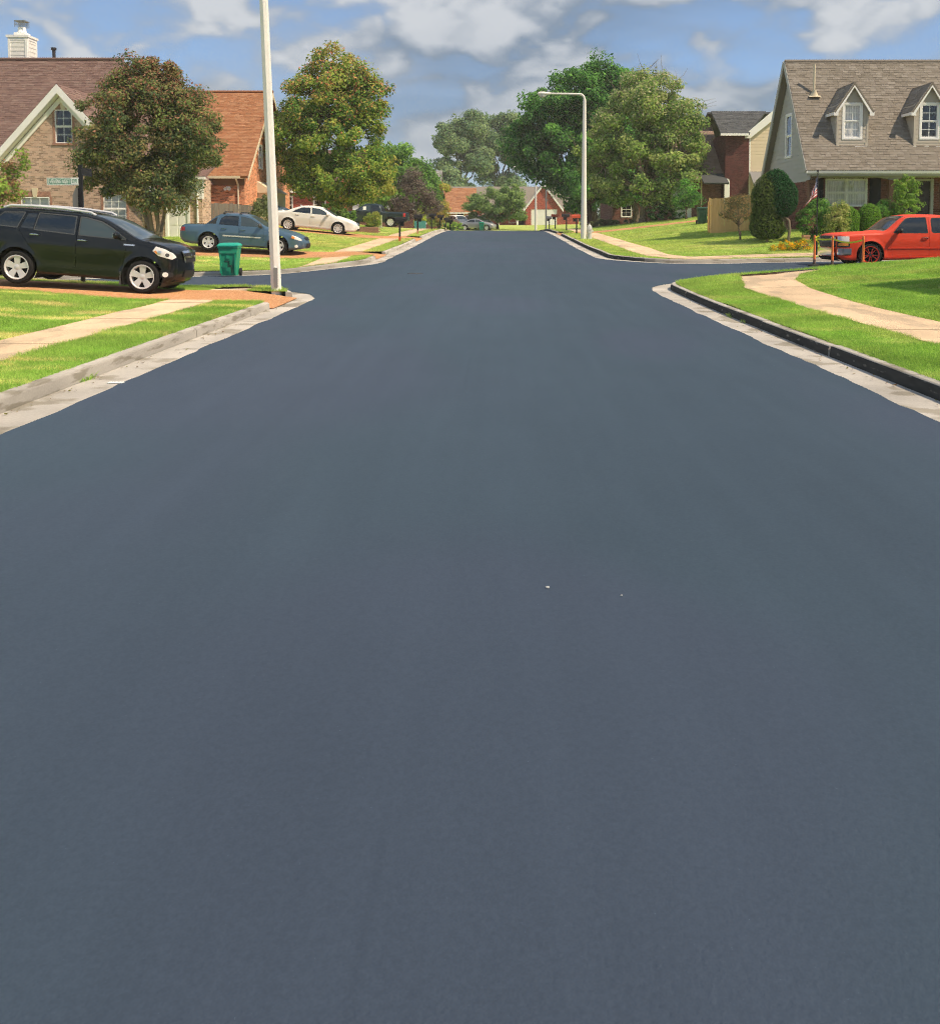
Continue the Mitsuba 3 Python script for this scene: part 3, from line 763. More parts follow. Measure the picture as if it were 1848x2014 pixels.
        for nm, dz0, dz1, yy, th in (('rake_board', -.02, -.42, YG - .41, .05), ('frieze_board', -.50, -.78, YG - .03, .055)):
            q = Polygon([(a[0], a[1] + dz0), (b[0], b[1] + dz0), (b[0], b[1] + dz1), (a[0], a[1] + dz1)])
            m = prism(q, th); m.apply_translation([0, 0, -th / 2]); obj(nm, tr(m, south([0, yy, 0])), 'white_paint', h, False)
        q = Polygon([(a[0], a[1] - .44), (b[0], b[1] - .44), (b[0], b[1] - .42), (a[0], a[1] - .42)])
        m = prism(q, .36); m.apply_translation([0, 0, 0]); obj('soffit', tr(m, south([0, YG - .02, 0])), 'white_paint', h, False)
    # chimney box with white corner boards
    cx0, cx1, cy0, cy1, cz0, cz1 = -25.85, -24.85, 51.9, 52.9, 9.3, 11.45
    ch = obj('chimney', cat([bx(cx0, cx1, cy0, cy1, cz0 - .4, cz1)]), 'siding_white', h, False)
    for nm, Mm, w_ in (('a', south([0, cy0, 0]), (cx0, cx1)), ('b', east([cx1, 0, 0]), (cy0, cy1))):
        boards(ch, Mm, sbox(w_[0] + .1, cz0 + .55, w_[1] - .1, cz1 - .14), 'siding_white', 'siding_board', .22)
        obj('corner_board', tr(cat([bx(w_[0] - .01, w_[0] + .11, cz0, cz1, 0, .05), bx(w_[1] - .11, w_[1] + .01, cz0, cz1, 0, .052), bx(w_[0] + .11, w_[1] - .11, cz0 + .4, cz0 + .55, 0, .045), bx(w_[0] + .11, w_[1] - .11, cz1 - .14, cz1, 0, .045)]), Mm), 'white_paint', ch, False)
    obj('cap', cat([bx(cx0 - .09, cx1 + .09, cy0 - .09, cy1 + .09, cz1, cz1 + .12), bx(cx0 + .2, cx1 - .2, cy0 + .2, cy1 - .2, cz1 + .12, cz1 + .30), lathe([(.26, 0), (.2, .2), (.2, .32)], 14).apply_transform(mv((cx0 + cx1) / 2, (cy0 + cy1) / 2, cz1 + .28))]), 'white_paint', ch, False)
    mesh_ = [bx(cx0 + .24, cx0 + .26, cy0 + .24, cy1 - .24, cz1 + .62, cz1 + .92)]
    xs = np.linspace(cx0 + .24, cx1 - .24, 9)
    mesh_ = [bx(x - .012, x + .012, cy0 + .24, cy0 + .262, cz1 + .6, cz1 + .9) for x in xs] + [bx(x - .012, x + .012, cy1 - .262, cy1 - .24, cz1 + .6, cz1 + .9) for x in xs] + [bx(cx0 + .22, cx1 - .22, cy0 + .22, cy1 - .22, cz1 + .9, cz1 + .95), bx(cx0 + .22, cx1 - .22, cy0 + .24, cy0 + .265, cz1 + .72, cz1 + .75)]
    obj('spark_cage', cat(mesh_), 'metal_grey', ch, False)
    obj('vent_pipe', cat([tube([(-23.45, 51.9, 9.0), (-23.45, 51.9, 10.78)], .085, 12), tube([(-23.45, 51.9, 10.78), (-23.45, 51.9, 10.9)], .14, 12)]), 'metal_dark', h)


def sboxm(x0, x1, z0, z1, t=.3): return bx(x0, x1, z0, z1, -t, 0)


mat('brick_red2', lambda p, n, uv: mi.Color3f(.36, .20, .15) * (.75 + .5 * noise(p.x * 9, p.y * 9, p.z * 14)), .9, spec=.2)


# ------------------------------------------------------------------ orange brick house (left, behind)
def orange_house():
    h = thing('house', 'orange brick house with a steep orange shingle roof behind the tall light pole', 'house')
    X0, X1, YF, YB, ZE, ZR, YR, base = -30.0, -14.25, 55.0, 67.0, 4.35, 9.75, 61.0, 1.0
    S = south([0, YF, 0])
    obj('front_wall', tr(sboxm(X0, X1, base, 4.2), S), 'brick_orange', h, False)
    E = east([X1, 0, 0])
    gp = Polygon([(YF + .002, base), (YB, base), (YB, ZE - .15), (YR, ZR - .25), (YF + .002, ZE - .15)])
    gw = (58.8, 5.6, .8, 1.3)
    obj('gable_wall', tr(wall_with_holes(gp, [gw]), E), 'brick_orange', h, False); window(h, E, *gw, 2, 2, 2)
    obj('rear_wall', bx(X0, X1 - .3, YB - .3, YB - .002, base, 4.2), 'brick_orange', h, False)
    o = .4; sv = math.hypot(YR - YF + o, ZR - ZE)
    F = frame([X0, YF - o, ZE - .1], [1, 0, 0], [0, YR - YF + o, ZR - ZE + .1]); rp = sbox(0, 0, X1 - X0 + .32, sv + .08)
    rf = obj('roof', roof_slab(F, rp, .14), 'shingle_orange_0', h, False)
    shingles(h, F, rp.intersection(sbox(8, 0, 30, 20)), 'orange', rf, 300, .15, (.2, .42), 21, sbox(12.4, 0, 17, 20))
    B = frame([X1 + .32, YB + o, ZE - .1], [-1, 0, 0], [0, YR - YB - o, ZR - ZE + .1]); obj('rear_slope', roof_slab(B, rp, .14), 'shingle_orange_2', rf, False)
    obj('ridge_cap', tube([(X0, YR, ZR + .04), (X1 + .33, YR, ZR + .04)], .09, 8), 'shingle_orange_2', rf)
    for s, yy in ((1, YF - o), (-1, YB + o)):
        q = Polygon([(yy, ZE - .13), (YR, ZR - .02), (YR, ZR - .32), (yy, ZE - .36)]); m = prism(q, .04); m.apply_translation([0, 0, .30]); obj('rake_board', tr(m, E), 'cream_paint', h, False)
    obj('gutter', bx(X0, X1 - .15, YF - o - .13, YF - o, ZE - .24, ZE - .10), 'cream_paint', h, False)
    obj('soffit', bx(X0, X1, YF - o, YF - .002, ZE - .24, ZE - .22), 'cream_paint', h, False)
    obj('frieze_board', bx(X0, X1, YF - .05, YF - .003, ZE - .62, ZE - .24), 'post_brown', h, False)
    obj('downspout', tube([(X1 - .35, YF - .5, ZE - .25), (X1 - .35, YF - .07, ZE - .6), (X1 - .35, YF - .07, base + .2)], .05, 8), 'cream_paint', h)
    obj('bay', cat([bx(X1, X1 + .9, 58.0, 61.5, base, 3.4), prism(Polygon([(X1, 3.4), (X1 + 1.05, 3.4), (X1, 4.1)]), 3.8).apply_transform(np.array([[1, 0, 0, 0], [0, 0, -1, 61.65], [0, 1, 0, 0], [0, 0, 0, 1.0]]))]), 'cream_paint', h, False)
    # flood lamp under the eave
    fl = obj('flood_light', cat([bx(X1 - 1.0, X1 - .8, YF - .14, YF - .05, 3.55, 3.68), lathe([(.02, 0), (.09, .12), (.10, .2)], 10).apply_transform(mv(X1 - 1.0, YF - .12, 3.6) @ rot('x', 110)), lathe([(.02, 0), (.09, .12), (.10, .2)], 10).apply_transform(mv(X1 - .8, YF - .12, 3.6) @ rot('x', 110))]), 'white_paint', h)


# ------------------------------------------------------------------ houses behind on the right and at the end of the street
def brown_house():
    h = thing('house', 'low dark brick house with brown roof, standing behind the leafy tree on the right', 'house')
    X0, X1, YF, YB, ZE, YR, ZR, base = 13.2, 17.3, 74.5, 86, 5.1, 80.0, 9.6, 1.2
    S = south([0, YF, 0])
    obj('front_wall', tr(wall_with_holes(sbox(X0, base, X1, 5.0), [(14.3, 3.3, 1.5, 2.6)]), S), 'brick_red', h, False)
    obj('garage_door', tr(cat([bx(13.55, 15.05, 2.0, 4.6, -.1, -.05)] + [bx(13.62 + i * .48, 14.02 + i * .48, 2.1 + j * .62, 2.6 + j * .62, -.06, -.035) for i in range(3) for j in range(4)]), S), 'white_paint', h, False)
    obj('downspout', tube([(15.75, YF - .08, 5.0), (15.75, YF - .08, base)], .06, 8), 'cream_paint', h)
    obj('rear_wall', bx(X0, X1, YB - .3, YB, base, 5.0), 'brick_red', h, False); obj('side_wall', bx(X0, X0 + .3, YF + .31, YB - .31, base, 5.0), 'brick_red', h, False)
    sv = math.hypot(YR - YF + .4, ZR - ZE); F = frame([X0 - .4, YF - .4, ZE - .1], [1, 0, 0], [0, YR - YF + .4, ZR - ZE + .1]); rp = sbox(0, 0, X1 - X0 + .8, sv + .1)
    rf = obj('roof', roof_slab(F, rp, .15), 'shingle_dun_0', h, False); shingles(h, F, rp, 'dun', rf, 0, .2, (.3, .6), 31)
    obj('rear_slope', roof_slab(frame([X1 + .4, YB + .4, ZE - .1], [-1, 0, 0], [0, YR - YB - .4, ZR - ZE + .1]), rp, .15), 'shingle_brown_1', rf, False)
    # a lower wing with its own dark roof
    obj('wing_roof', roof_slab(frame([15.6, 72.8, 4.6], [1, 0, 0], [0, 1.75, .8]), sbox(0, 0, 1.9, 1.9), .12), 'shingle_slate_2', h, False)
    obj('gutter', bx(X0 - .4, X1 + .4, YF - .52, YF - .4, ZE - .22, ZE - .08), 'cream_paint', h, False)


def storey_house():
    h = thing('house', 'two-storey house of shade-darkened red brick and cream siding with a slate-grey roof', 'house')
    X0, X1, YF, YB, base, ZE, ZR = 17.4, 27.0, 74.0, 84.0, 1.2, 8.35, 10.55
    xm = 19.2
    S = south([0, YF, 0])
    obj('brick_wall', tr(sboxm(X0, xm, base, ZE), south([0, YF - .25, 0])), 'brick_shaded', h, False)
    obj('brick_wall', bx(X0, X0 + .3, YF + .06, YB, base, ZE), 'brick_shaded', h, False)
    gp = Polygon([(xm, base), (X1, base), (X1, 10.6), (xm + 2.6, 10.6), (xm, ZE + .05)])
    obj('siding_wall', tr(wall_with_holes(gp, []), S), 'siding_cream', h, False)
    boards(h, S, gp.intersection(sbox(xm + .15, 4.2, xm + 3.5, 10.2)), 'siding_cream', 'siding_board', .26)
    obj('corner_board', tr(bx(xm - .02, xm + .16, base, ZE, 0, .05), S), 'white_paint', h, False)
    obj('rear_wall', bx(X0, X1, YB - .3, YB - .001, base, ZE), 'brick_shaded', h, False)
    pF = frame([X0 - .45, YF - .7, ZE - .05], [1, 0, 0], [0, 4.9, ZR - ZE + .05]); sv = math.hypot(4.9, ZR - ZE)
    rp = Polygon([(0, 0), (2.10, 0), (4.7, sv), (.0 + .3, sv)])
    rf = obj('roof', roof_slab(pF, rp, .15), 'shingle_slate_0', h, False); shingles(h, pF, rp.buffer(-.001), 'slate', rf, 60, .2, (.3, .6), 41)
    obj('rear_slope', roof_slab(frame([X1, YB + .4, ZE], [-1, 0, 0], [0, -5.6, ZR - ZE]), sbox(0, 0, X1 - X0 + .3, 6.0), .15), 'shingle_slate_1', rf, False)
    q = Polygon([(xm - .35, ZE - .35), (xm - .35, ZE - .08), (xm + 2.5, 10.72), (xm + 3.1, 10.72), (xm + 3.1, 10.45), (xm + .05, ZE - .35)])
    m = prism(q, .1); m.apply_translation([0, 0, .25]); obj('rake_board', tr(m, S), 'white_paint', h, False)
    obj('gutter', bx(X0 - .5, xm - .2, YF - .85, YF - .7, ZE - .2, ZE - .03), 'white_paint', h, False)
    obj('low_roof', roof_slab(frame([19.3, 72.2, 4.2], [1, 0, 0], [0, 1.78, 1.3]), sbox(0, 0, 4, 2.3), .1), 'shingle_grey_0', h, False)
    a = np.linspace(0, math.pi, 12)
    obj('arched_window', tr(prism(Polygon([(17.36, 3.1), (17.76, 3.1)] + [(17.56 + .2 * math.cos(t), 4.7 + .25 * math.sin(t)) for t in a]), .04), south([0, YF - .26, 0])), 'white_paint', h, False)


def gable_house():
    h = thing('house', 'red brick house with white gable trim and white garage door facing down the street', 'house')
    c, YF, hw, base, pk = 7.35, 150.0, 2.75, .6, 7.55
    S = south([0, YF, 0])
    gp = Polygon([(c - hw, base), (c + hw, base), (c + hw, 3.9), (c, pk), (c - hw, 3.9)])
    obj('gable_wall', tr(wall_with_holes(gp, [(c + .1, 2.35, 4.0, 2.5)]), S), 'brick_scarlet', h, False)
    gd = obj('garage_door', tr(bx(c - 1.9, c + 2.1, 1.1, 3.6, -.12, -.06), S), 'white_paint', h, False)
    for j in range(4):
        for i in range(6): obj('panel', tr(bx(c - 1.82 + i * .66, c - 1.26 + i * .66, 1.18 + j * .61, 1.68 + j * .61, -.06, -.035), S), 'white_paint', gd, False)
    for s in (-1, 1):
        w2 = hw + .35; ze = pk + .15 - w2 * 1.33
        q = Polygon([(c + s * w2, ze), (c, pk + .15), (c, pk - .35), (c + s * w2, ze - .45)]); m = prism(q, .08); m.apply_translation([0, 0, .28]); obj('rake_board', tr(m, S), 'white_paint', h, False)
        ln = math.hypot(w2, pk + .15 - ze); Mr = frame([c + w2, YF - .36, ze], [0, 1, 0], [-w2, 0, pk + .15 - ze]) if s > 0 else frame([c - w2, YF + 8, ze], [0, -1, 0], [w2, 0, pk + .15 - ze])
        obj('roof', roof_slab(Mr, sbox(0, 0, 8.36, ln), .12), 'shingle_grey_2', h, False)
    obj('main_wall', bx(-7, 13, YF + 2.5, YF + 2.8, base, 3.9), 'brick_scarlet', h, False)
    F = frame([-7.4, YF + 2.1, 3.8], [1, 0, 0], [0, 6, 3.6]); obj('main_roof', roof_slab(F, sbox(0, 0, 20.8, 7.0), .15), 'shingle_taupe_1', h, False)
    obj('main_roof', roof_slab(frame([13.4, YF + 14.1, 3.8], [-1, 0, 0], [0, -6, 3.6]), sbox(0, 0, 20.8, 7.0), .15), 'shingle_taupe_1', h, False)
    SM = south([0, YF + 2.5, 0])
    for u in (-4.5, -1.5, 2.6): window(h, SM, u, 2.4, 1.1, 1.7, 2, 2, 2)
    obj('front_door', tr(bx(3.6, 4.4, .9, 3.0, .0, .05), SM), 'door_dark', h, False)
    obj('porch_post', cat([bx(.2, .5, YF + .6, YF + .9, base, 3.6), bx(3.2, 3.5, YF + .6, YF + .9, base, 3.6)]), 'white_paint', h, False)
    obj('porch_roof', bx(-.2, 4.4, YF + .3, YF + 2.5, 3.6, 3.85), 'white_paint', h, False)


def simple_house(label, X0, X1, YF, YB, base, ZE, ZR, brick, pal, ridge_x=True, wins=(), seed=50):
    h = thing('house', label, 'house'); ym, xm = (YF + YB) / 2, (X0 + X1) / 2
    obj('front_wall', tr(wall_with_holes(sbox(X0, base, X1, ZE - .1), [(u, v, 1.0, 1.5) for u, v in wins]), south([0, YF, 0])), brick, h, False)
    for u, v in wins: window(h, south([0, YF, 0]), u, v, 1.0, 1.5, 2, 2, 2)
    obj('rear_wall', bx(X0, X1, YB - .3, YB, base, ZE - .1), brick, h, False)
    if ridge_x:
        for x, s in ((X0, -1), (X1, 1)):
            q = Polygon([(YF + .31, base), (YB - .31, base), (YB - .31, ZE - .1), (ym, ZR - .2), (YF + .31, ZE - .1)]); m = prism(q, .3); m.apply_translation([0, 0, -.3 if s > 0 else 0])
            obj('gable_wall', tr(m, east([x, 0, 0])), brick, h, False)
        sv = math.hypot(ym - YF + .4, ZR - ZE)
        F = frame([X0 - .35, YF - .4, ZE - .1], [1, 0, 0], [0, ym - YF + .4, ZR - ZE + .1]); B = frame([X1 + .35, YB + .4, ZE - .1], [-1, 0, 0], [0, ym - YB - .4, ZR - ZE + .1])
        rp = sbox(0, 0, X1 - X0 + .7, sv + .1)
    else:
        for y, s in ((YF, 1), (YB, -1)):
            q = Polygon([(X0, ZE - .1), (X1, ZE - .1), (xm, ZR - .2)]); m = prism(q, .3); m.apply_translation([0, 0, -.3]); obj('gable_wall', tr(m, south([0, y if s > 0 else y - .3, 0])), brick, h, False)
        for x in (X0, X1 - .3): obj('side_wall', bx(x, x + .3, YF + .31, YB - .31, base, ZE - .1), brick, h, False)
        sv = math.hypot(xm - X0 + .4, ZR - ZE)
        F = frame([X1 + .4, YF - .35, ZE - .1], [0, 1, 0], [xm - X1 - .4, 0, ZR - ZE + .1]); B = frame([X0 - .4, YB + .35, ZE - .1], [0, -1, 0], [xm - X0 + .4, 0, ZR - ZE + .1])
        rp = sbox(0, 0, YB - YF + .7, sv + .1)
    rf = obj('roof', roof_slab(F, rp, .15), f'shingle_{pal}_0', h, False); shingles(h, F, rp, pal, rf, 0, .25, (.4, .9), seed)
    obj('roof_slope', roof_slab(B, rp, .15), f'shingle_{pal}_1', rf, False)
    obj('fascia', bx(X0 - .3, X1 + .3, YF - .45, YF - .38, ZE - .3, ZE - .1), 'white_paint', h, False)
    return h


dormer_house(); tan_house(); orange_house(); brown_house(); storey_house(); gable_house()
simple_house('house with a plain grey roof beside the street, beyond the dark pickup', -17.5, -7.2, 112 + 6, 130, .4, 3.4, 8.2, 'brick_red', 'grey', True, [(-9, 2.2), (-12, 2.2)], 51)
simple_house('distant house with an orange roof, at the left end of the street', -14.0, -3.2, 136, 148, .6, 3.1, 6.6, 'brick_orange', 'orange', True, [(-5, 2.2), (-8, 2.2)], 52)
simple_house('pink brick house half hidden behind the maple and dark pickup', -26, -14.5, 88, 98, 1.6, 4.6, 8.5, 'brick_scarlet', 'brown', True, [(-16, 3.2), (-19, 3.2)], 53)
simple_house('brick house standing behind the oaks on the right side', 12.5, 20, 104, 116, 1.0, 4.6, 8.8, 'brick_red', 'taupe', True, [(14, 3)], 54)


def corner_house():
    """The near house on the right, just outside the picture; its shade lies on the lawn."""
    h = thing('house', 'brick corner house beside the near right lawn', 'house')
    M = mv(9.95, 19.1, 0) @ rot('z', 15)
    obj('wall', tr(cat([bx(0, 14, -12, 0, .2, 3.05)]), M), 'brick_red', h, False)
    V = [(-.3, -12.3, 3.0), (14.3, -12.3, 3.0), (14.3, .3, 3.0), (-.3, .3, 3.0), (6, -6, 6.3), (8, -6, 6.3)]
    obj('roof', tr(trimesh.Trimesh(V, [[0, 1, 5], [0, 5, 4], [1, 2, 5], [2, 3, 4], [2, 4, 5], [3, 0, 4], [0, 2, 1], [0, 3, 2]], process=False), M), 'shingle_taupe_0', h, False)


corner_house()
# ------------------------------------------------------------------ vehicles
def car_paint(name, c, rough=.28, metal=.0, coat=1.0): return mat(name, c, rough, metal, .4, None, coat)


car_paint('paint_black', (.005, .007, .009), .12, 0, .5); car_paint('paint_blue', (.080, .150, .230), .2, .3); car_paint('paint_white', (.78, .78, .75)); car_paint('paint_green', (.010, .026, .034))
car_paint('paint_red', (.72, .060, .022), .38, 0, .3); car_paint('paint_silver', (.42, .44, .46), .3, .5); car_paint('paint_sky', (.16, .27, .38), .3, .3)
mat('tyre', (.018, .018, .019), .85, spec=.2); mat('plastic_black', (.02, .021, .023), .55); mat('plastic_grey', (.07, .075, .08), .6)
mat('alloy', (.70, .70, .71), .35, metal=.25); mat('alloy_red', (.45, .03, .02), .35); mat('alloy_white', (.75, .75, .76), .3, metal=.3); mat('brake_dark', (.02, .018, .018), .7); mat('chrome', (.75, .76, .78), .12, metal=1.0)
mat('tint', (.010, .016, .024), .04, spec=.9); mat('tint_pale', (.045, .065, .075), .04, spec=.9)
mat('lamp_clear', (.70, .70, .68), .12, spec=.8, coat=1); mat('lamp_amber', (.75, .28, .05), .2, coat=1); mat('lamp_red', (.42, .015, .015), .15, coat=1)


def chaikin(p, n=2):
    p = np.asarray(p, float)
    for _ in range(n):
        q = [p[0]]
        for a, b in zip(p[:-1], p[1:]): q += [a * .75 + b * .25, a * .25 + b * .75]
        p = np.array(q + [p[-1]])
    return p


class Car:
    """A body pillowed from its side outline: panels, doors and glass are cut from one curved flank."""

    def __init__(s, top, bottom, W, wheels, rw, arch, belt, zroof, Lx, tumble=.20, rnd=.10, end=.45, nose=.34, tail=.24, paint='paint_black'):
        t = chaikin(top, 2); s.out = Polygon(list(map(tuple, t)) + list(bottom)).buffer(0)
        s.W, s.wheels, s.rw, s.arch, s.belt, s.zr, s.L, s.tumble, s.r, s.end, s.nose, s.tail, s.paint = W, wheels, rw, arch, belt, zroof, Lx, tumble, rnd, end, nose, tail, paint
        s.bare = s.out
        for wx in wheels: s.bare = s.bare.difference(Point(wx, rw).buffer(arch, 20)).difference(sbox(wx - arch, -1, wx + arch, rw))
        s.bare = max(getattr(s.bare, 'geoms', [s.bare]), key=lambda q: q.area)
        s.b = s.out.boundary

    def w(s, x, z):
        w = np.full_like(x, s.W); w = w - .035 * np.clip((s.belt - .1 - z) / .5, 0, 1) ** 2 + 0
        w = w - s.tumble * np.clip((z - s.belt) / (s.zr - s.belt), 0, 1.2) ** 1.15 - .03 * np.clip((z - s.belt + .25) / .25, 0, 1)
        for d, k in ((s.L - x, s.nose), (x, s.tail)):
            t = np.clip(1 - d / s.end, 0, 1); w = w - k * (1 - np.sqrt(np.maximum(1 - t * t, 0)))
        d = shapely.distance(shapely.points(x, z), s.b); q = np.clip(1 - d / s.r, 0, 1)
        w = w - s.r * (1 - np.sqrt(np.maximum(1 - q * q, 0)))
        for wx in s.wheels:
            dd = np.hypot(x - wx, z - s.rw); w = w + .022 * np.exp(-((dd - s.arch) / .06) ** 2)
        return w

    def panel(s, poly, side, off=0.0, cell=.055):
        V, F = gridtri(poly, cell); y = s.w(V[:, 0], V[:, 1]) + off
        if side > 0: F = F[:, ::-1]
        return trimesh.Trimesh(np.column_stack([V[:, 0], side * y, V[:, 1]]), F, process=False)

    def strip(s, ring, t0=-1, t1=1, off=0.0, n=10, bulge=True):
        p = np.asarray(ring, float); w = s.w(p[:, 0], p[:, 1]); tg = np.gradient(p, axis=0); tg /= np.linalg.norm(tg, axis=1, keepdims=True) + 1e-9
        nr = np.column_stack([-tg[:, 1], tg[:, 0]]); inside = shapely.contains_xy(s.out, p[:, 0] + nr[:, 0] * .01, p[:, 1] + nr[:, 1] * .01); nr[inside] *= -1
        ex = np.clip(np.abs(nr[:, 0]), 0, 1); b = np.where(p[:, 1] > .3, .035 + .09 * ex ** 2 * (p[:, 1] < s.belt), 0) * bulge
        t = np.linspace(t0, t1, n); V = []
        for q in t:
            pp = p + nr * (b * (1 - q * q) + off)[:, None]; V.append(np.column_stack([pp[:, 0], w * q, pp[:, 1]]))
        V = np.stack(V, 1); m, k = V.shape[:2]; V = V.reshape(-1, 3); i, j = np.meshgrid(np.arange(m - 1), np.arange(k - 1), indexing='ij'); a = (i * k + j).ravel()
        F = np.vstack([np.stack([a, a + 1, a + k + 1], 1), np.stack([a, a + k + 1, a + k], 1)])
        return trimesh.Trimesh(V, F, process=False)

    def build(s, key, doors, wins, glass_x, bed=None, trim='plastic_black', glass='tint', front_glass='tint_pale'):
        """doors: [(name, polygon)], wins: [(name, polygon)], glass_x: [(x0, x1, name)] parts of the outline above the belt that are glass."""
        s.key = key
        wu = unary_union([w for _, w in wins]); du = unary_union([d for _, d in doors]) if doors else Polygon()
        flank = s.bare.difference(wu.buffer(.004)).difference(du.buffer(.005).difference(du.buffer(-.004)) if doors else Polygon())
        flank = flank.difference(du)
        ms = [s.panel(flank, sd) for sd in (-1, 1)]
        ring = np.array(LineString(s.bare.exterior.coords).segmentize(.05).coords)
        mid = (ring[1:] + ring[:-1]) / 2; kind = np.zeros(len(mid), int)
        for i, (a, b, _) in enumerate(glass_x): kind[(mid[:, 1] > s.belt - .04) & (mid[:, 0] > a) & (mid[:, 0] < b)] = i + 2
        if bed: kind[(mid[:, 1] > bed[2]) & (mid[:, 0] > bed[0]) & (mid[:, 0] < bed[1])] = 1
        if kind[0] and kind[0] == kind[-1]: ring = np.roll(ring[:-1], 20, 0); ring = np.vstack([ring, ring[:1]]); kind = np.roll(kind, 20)
        a = 0
        for i in range(1, len(kind) + 1):
            if i == len(kind) or kind[i] != kind[a]:
                r_ = ring[a:i + 1]
                if kind[a] == 0: ms.append(s.strip(r_))
                elif kind[a] == 1: obj('bed_cover', s.strip(r_, -.9, .9, -.01), trim, key); ms += [s.strip(r_, -1, -.9, n=3), s.strip(r_, .9, 1, n=3)]
                else:
                    obj(glass_x[kind[a] - 2][2], s.strip(r_, -.9, .9), front_glass if 'windshield' in glass_x[kind[a] - 2][2] else glass, key); ms += [s.strip(r_, -1, -.9, n=3), s.strip(r_, .9, 1, n=3)]
                a = i
        body = cat(ms); body.merge_vertices(digits_vertex=4)
        obj('body', body, s.paint, key, 40)
        for nm, d in doors:
            for sd in (-1, 1):
                m = s.panel(d.difference(wu.buffer(.004)), sd, 0.001); m.merge_vertices(); obj(nm, m, s.paint, key, 40)
        for nm, w_ in wins:
            for sd in (-1, 1):
                m = s.panel(w_.buffer(.006), sd, -.008, .12); m.merge_vertices(); k = obj(nm, m, front_glass if nm == 'front_window' else glass, key, 40)
        return key

    def side(s, name, poly, m, off=.006, sides=(-1, 1), cell=.055, parent=None):
        for sd in sides:
            q = s.panel(poly, sd, off, cell); q.merge_vertices(); obj(name, q, m, parent or s.key, 40)

    def relief(s, name, poly, m, th=.02, sides=(-1, 1)):
        """A raised piece on the flank, with edges."""
        for sd in sides:
            a = s.panel(poly, sd, th, .08); r_ = np.array(LineString(poly.exterior.coords).segmentize(.06).coords); y = s.w(r_[:, 0], r_[:, 1]); n = len(r_); i = np.arange(n - 1)
            V = np.vstack([np.column_stack([r_[:, 0], sd * (y - .01), r_[:, 1]]), np.column_stack([r_[:, 0], sd * (y + th), r_[:, 1]])])
            obj(name, cat([a, trimesh.Trimesh(V, np.vstack([np.stack([i, i + 1, i + n], 1), np.stack([i + 1, i + n + 1, i + n], 1)]), process=False)]), m, s.key, 30)

    def handles(s, pts, m='chrome'):
        for x, z in pts:
            for sd in (-1, 1):
                y = float(s.w(np.array([x]), np.array([z]))[0]) * sd
                obj('door_handle', tube([(x - .10, y - sd * .01, z), (x - .085, y + sd * .035, z + .004), (x, y + sd * .045, z + .006), (x + .085, y + sd * .035, z + .004), (x + .10, y - sd * .01, z)], [.012, .017, .02, .017, .012], 8), m, s.key)

    def mirrors(s, x, z, m):
        for sd in (-1, 1):
            y = float(s.w(np.array([x]), np.array([z]))[0]) * sd
            q = trimesh.creation.icosphere(2); q.apply_transform(np.diag([.07, .125, .085, 1.0])); q.vertices[:, 0] = np.maximum(q.vertices[:, 0], -.045); q.apply_translation([x, y + sd * .15, z + .06])
            k = obj('mirror', cat([q, tube([(x + .03, y - sd * .02, z - .02), (x + .02, y + sd * .07, z + .01)], .035, 8)]), m, s.key)
            obj('mirror_glass', bx(x - .050, x - .046, y + sd * .06, y + sd * .23, z + .005, z + .115), 'chrome', k, False)

    def wheel_set(s, spokes=5, rim='alloy', rr=.69, width=.23, sw=.085, double=False, low=False):
        R = s.rw; r0 = R * rr
        for wx in s.wheels:
            for sd in (-1, 1):
                M = mv(wx, sd * (s.W - .125), R) @ rot('x', 90 if sd < 0 else -90)
                h = width / 2
                ty = lathe([(r0 - .02, -h), (r0 + .01, -h), (R - .045, -h + .005), (R - .012, -h + .03), (R, -h * .5), (R, h * .5), (R - .012, h - .03), (R - .045, h - .005), (r0 + .012, h), (r0 - .005, h - .012), (r0 - .02, h - .05)], 36)
                k = obj('wheel', tr(ty, M), 'tyre', s.key)
                ms = [lathe([(r0 - .006, h - .06), (r0 + .004, h - .004), (r0 - .012, h - .002), (r0 - .03, h - .03), (r0 - .035, -h + .03)], 36)]
                hub = lathe([(.085, h - .075), (.08, h - .045), (.055, h - .030), (.001, h - .028)], 16); ms.append(hub)
                for i in range(spokes):
                    a = 360 * i / spokes + 18
                    for da in ((-.5, .5) if double else (0,)):
                        wA, wB = sw * (.5 if double else .62), sw * (.55 if double else 1.0); l = r0 - .012
                        P = Polygon([(.03, -wA), (l, -wB), (l, wB), (.03, wA)]); q = prism(P, .035); v = q.vertices.copy(); v[:, 2] += h - .075 + .018 * (v[:, 0] / l); q.vertices = v
                        q.apply_transform(rot('z', a + da * 24)); ms.append(q)
                obj('rim', tr(cat(ms), M), rim, k, 30)
                obj('brake_disc', tr(lathe([(.001, h - .125), (r0 * .8, h - .125), (r0 - .03, h - .14), (r0 - .03, h - .16), (.001, h - .16)], 24), M), 'brake_dark', k, 30)

    def wells(s):
        for wx in s.wheels:
            obj('wheel_well', tr(lathe([(s.arch - .005, -s.W + .10), (s.arch - .005, s.W - .035)], 40), mv(wx, 0, s.rw) @ rot('x', 90)).slice_plane([0, 0, .16], [0, 0, 1]), 'plastic_black', s.key)


def place(key, M):
    for k in scene:
        if k.startswith(key + '__'): scene[k]['to_world'] = T(np.asarray(M, float))


def pose(x, y, z, heading, pitch=0, s=1.0):
    return mv(x, y, z) @ rot('z', heading) @ rot('y', pitch) @ np.diag([s, s, s, 1.0])


def pose_front(x, y, z, xf, heading, pitch=0, s=1.0):
    return mv(x, y, z) @ rot('z', heading) @ rot('y', pitch) @ np.diag([s, s, s, 1.0]) @ mv(-xf, 0, 0)


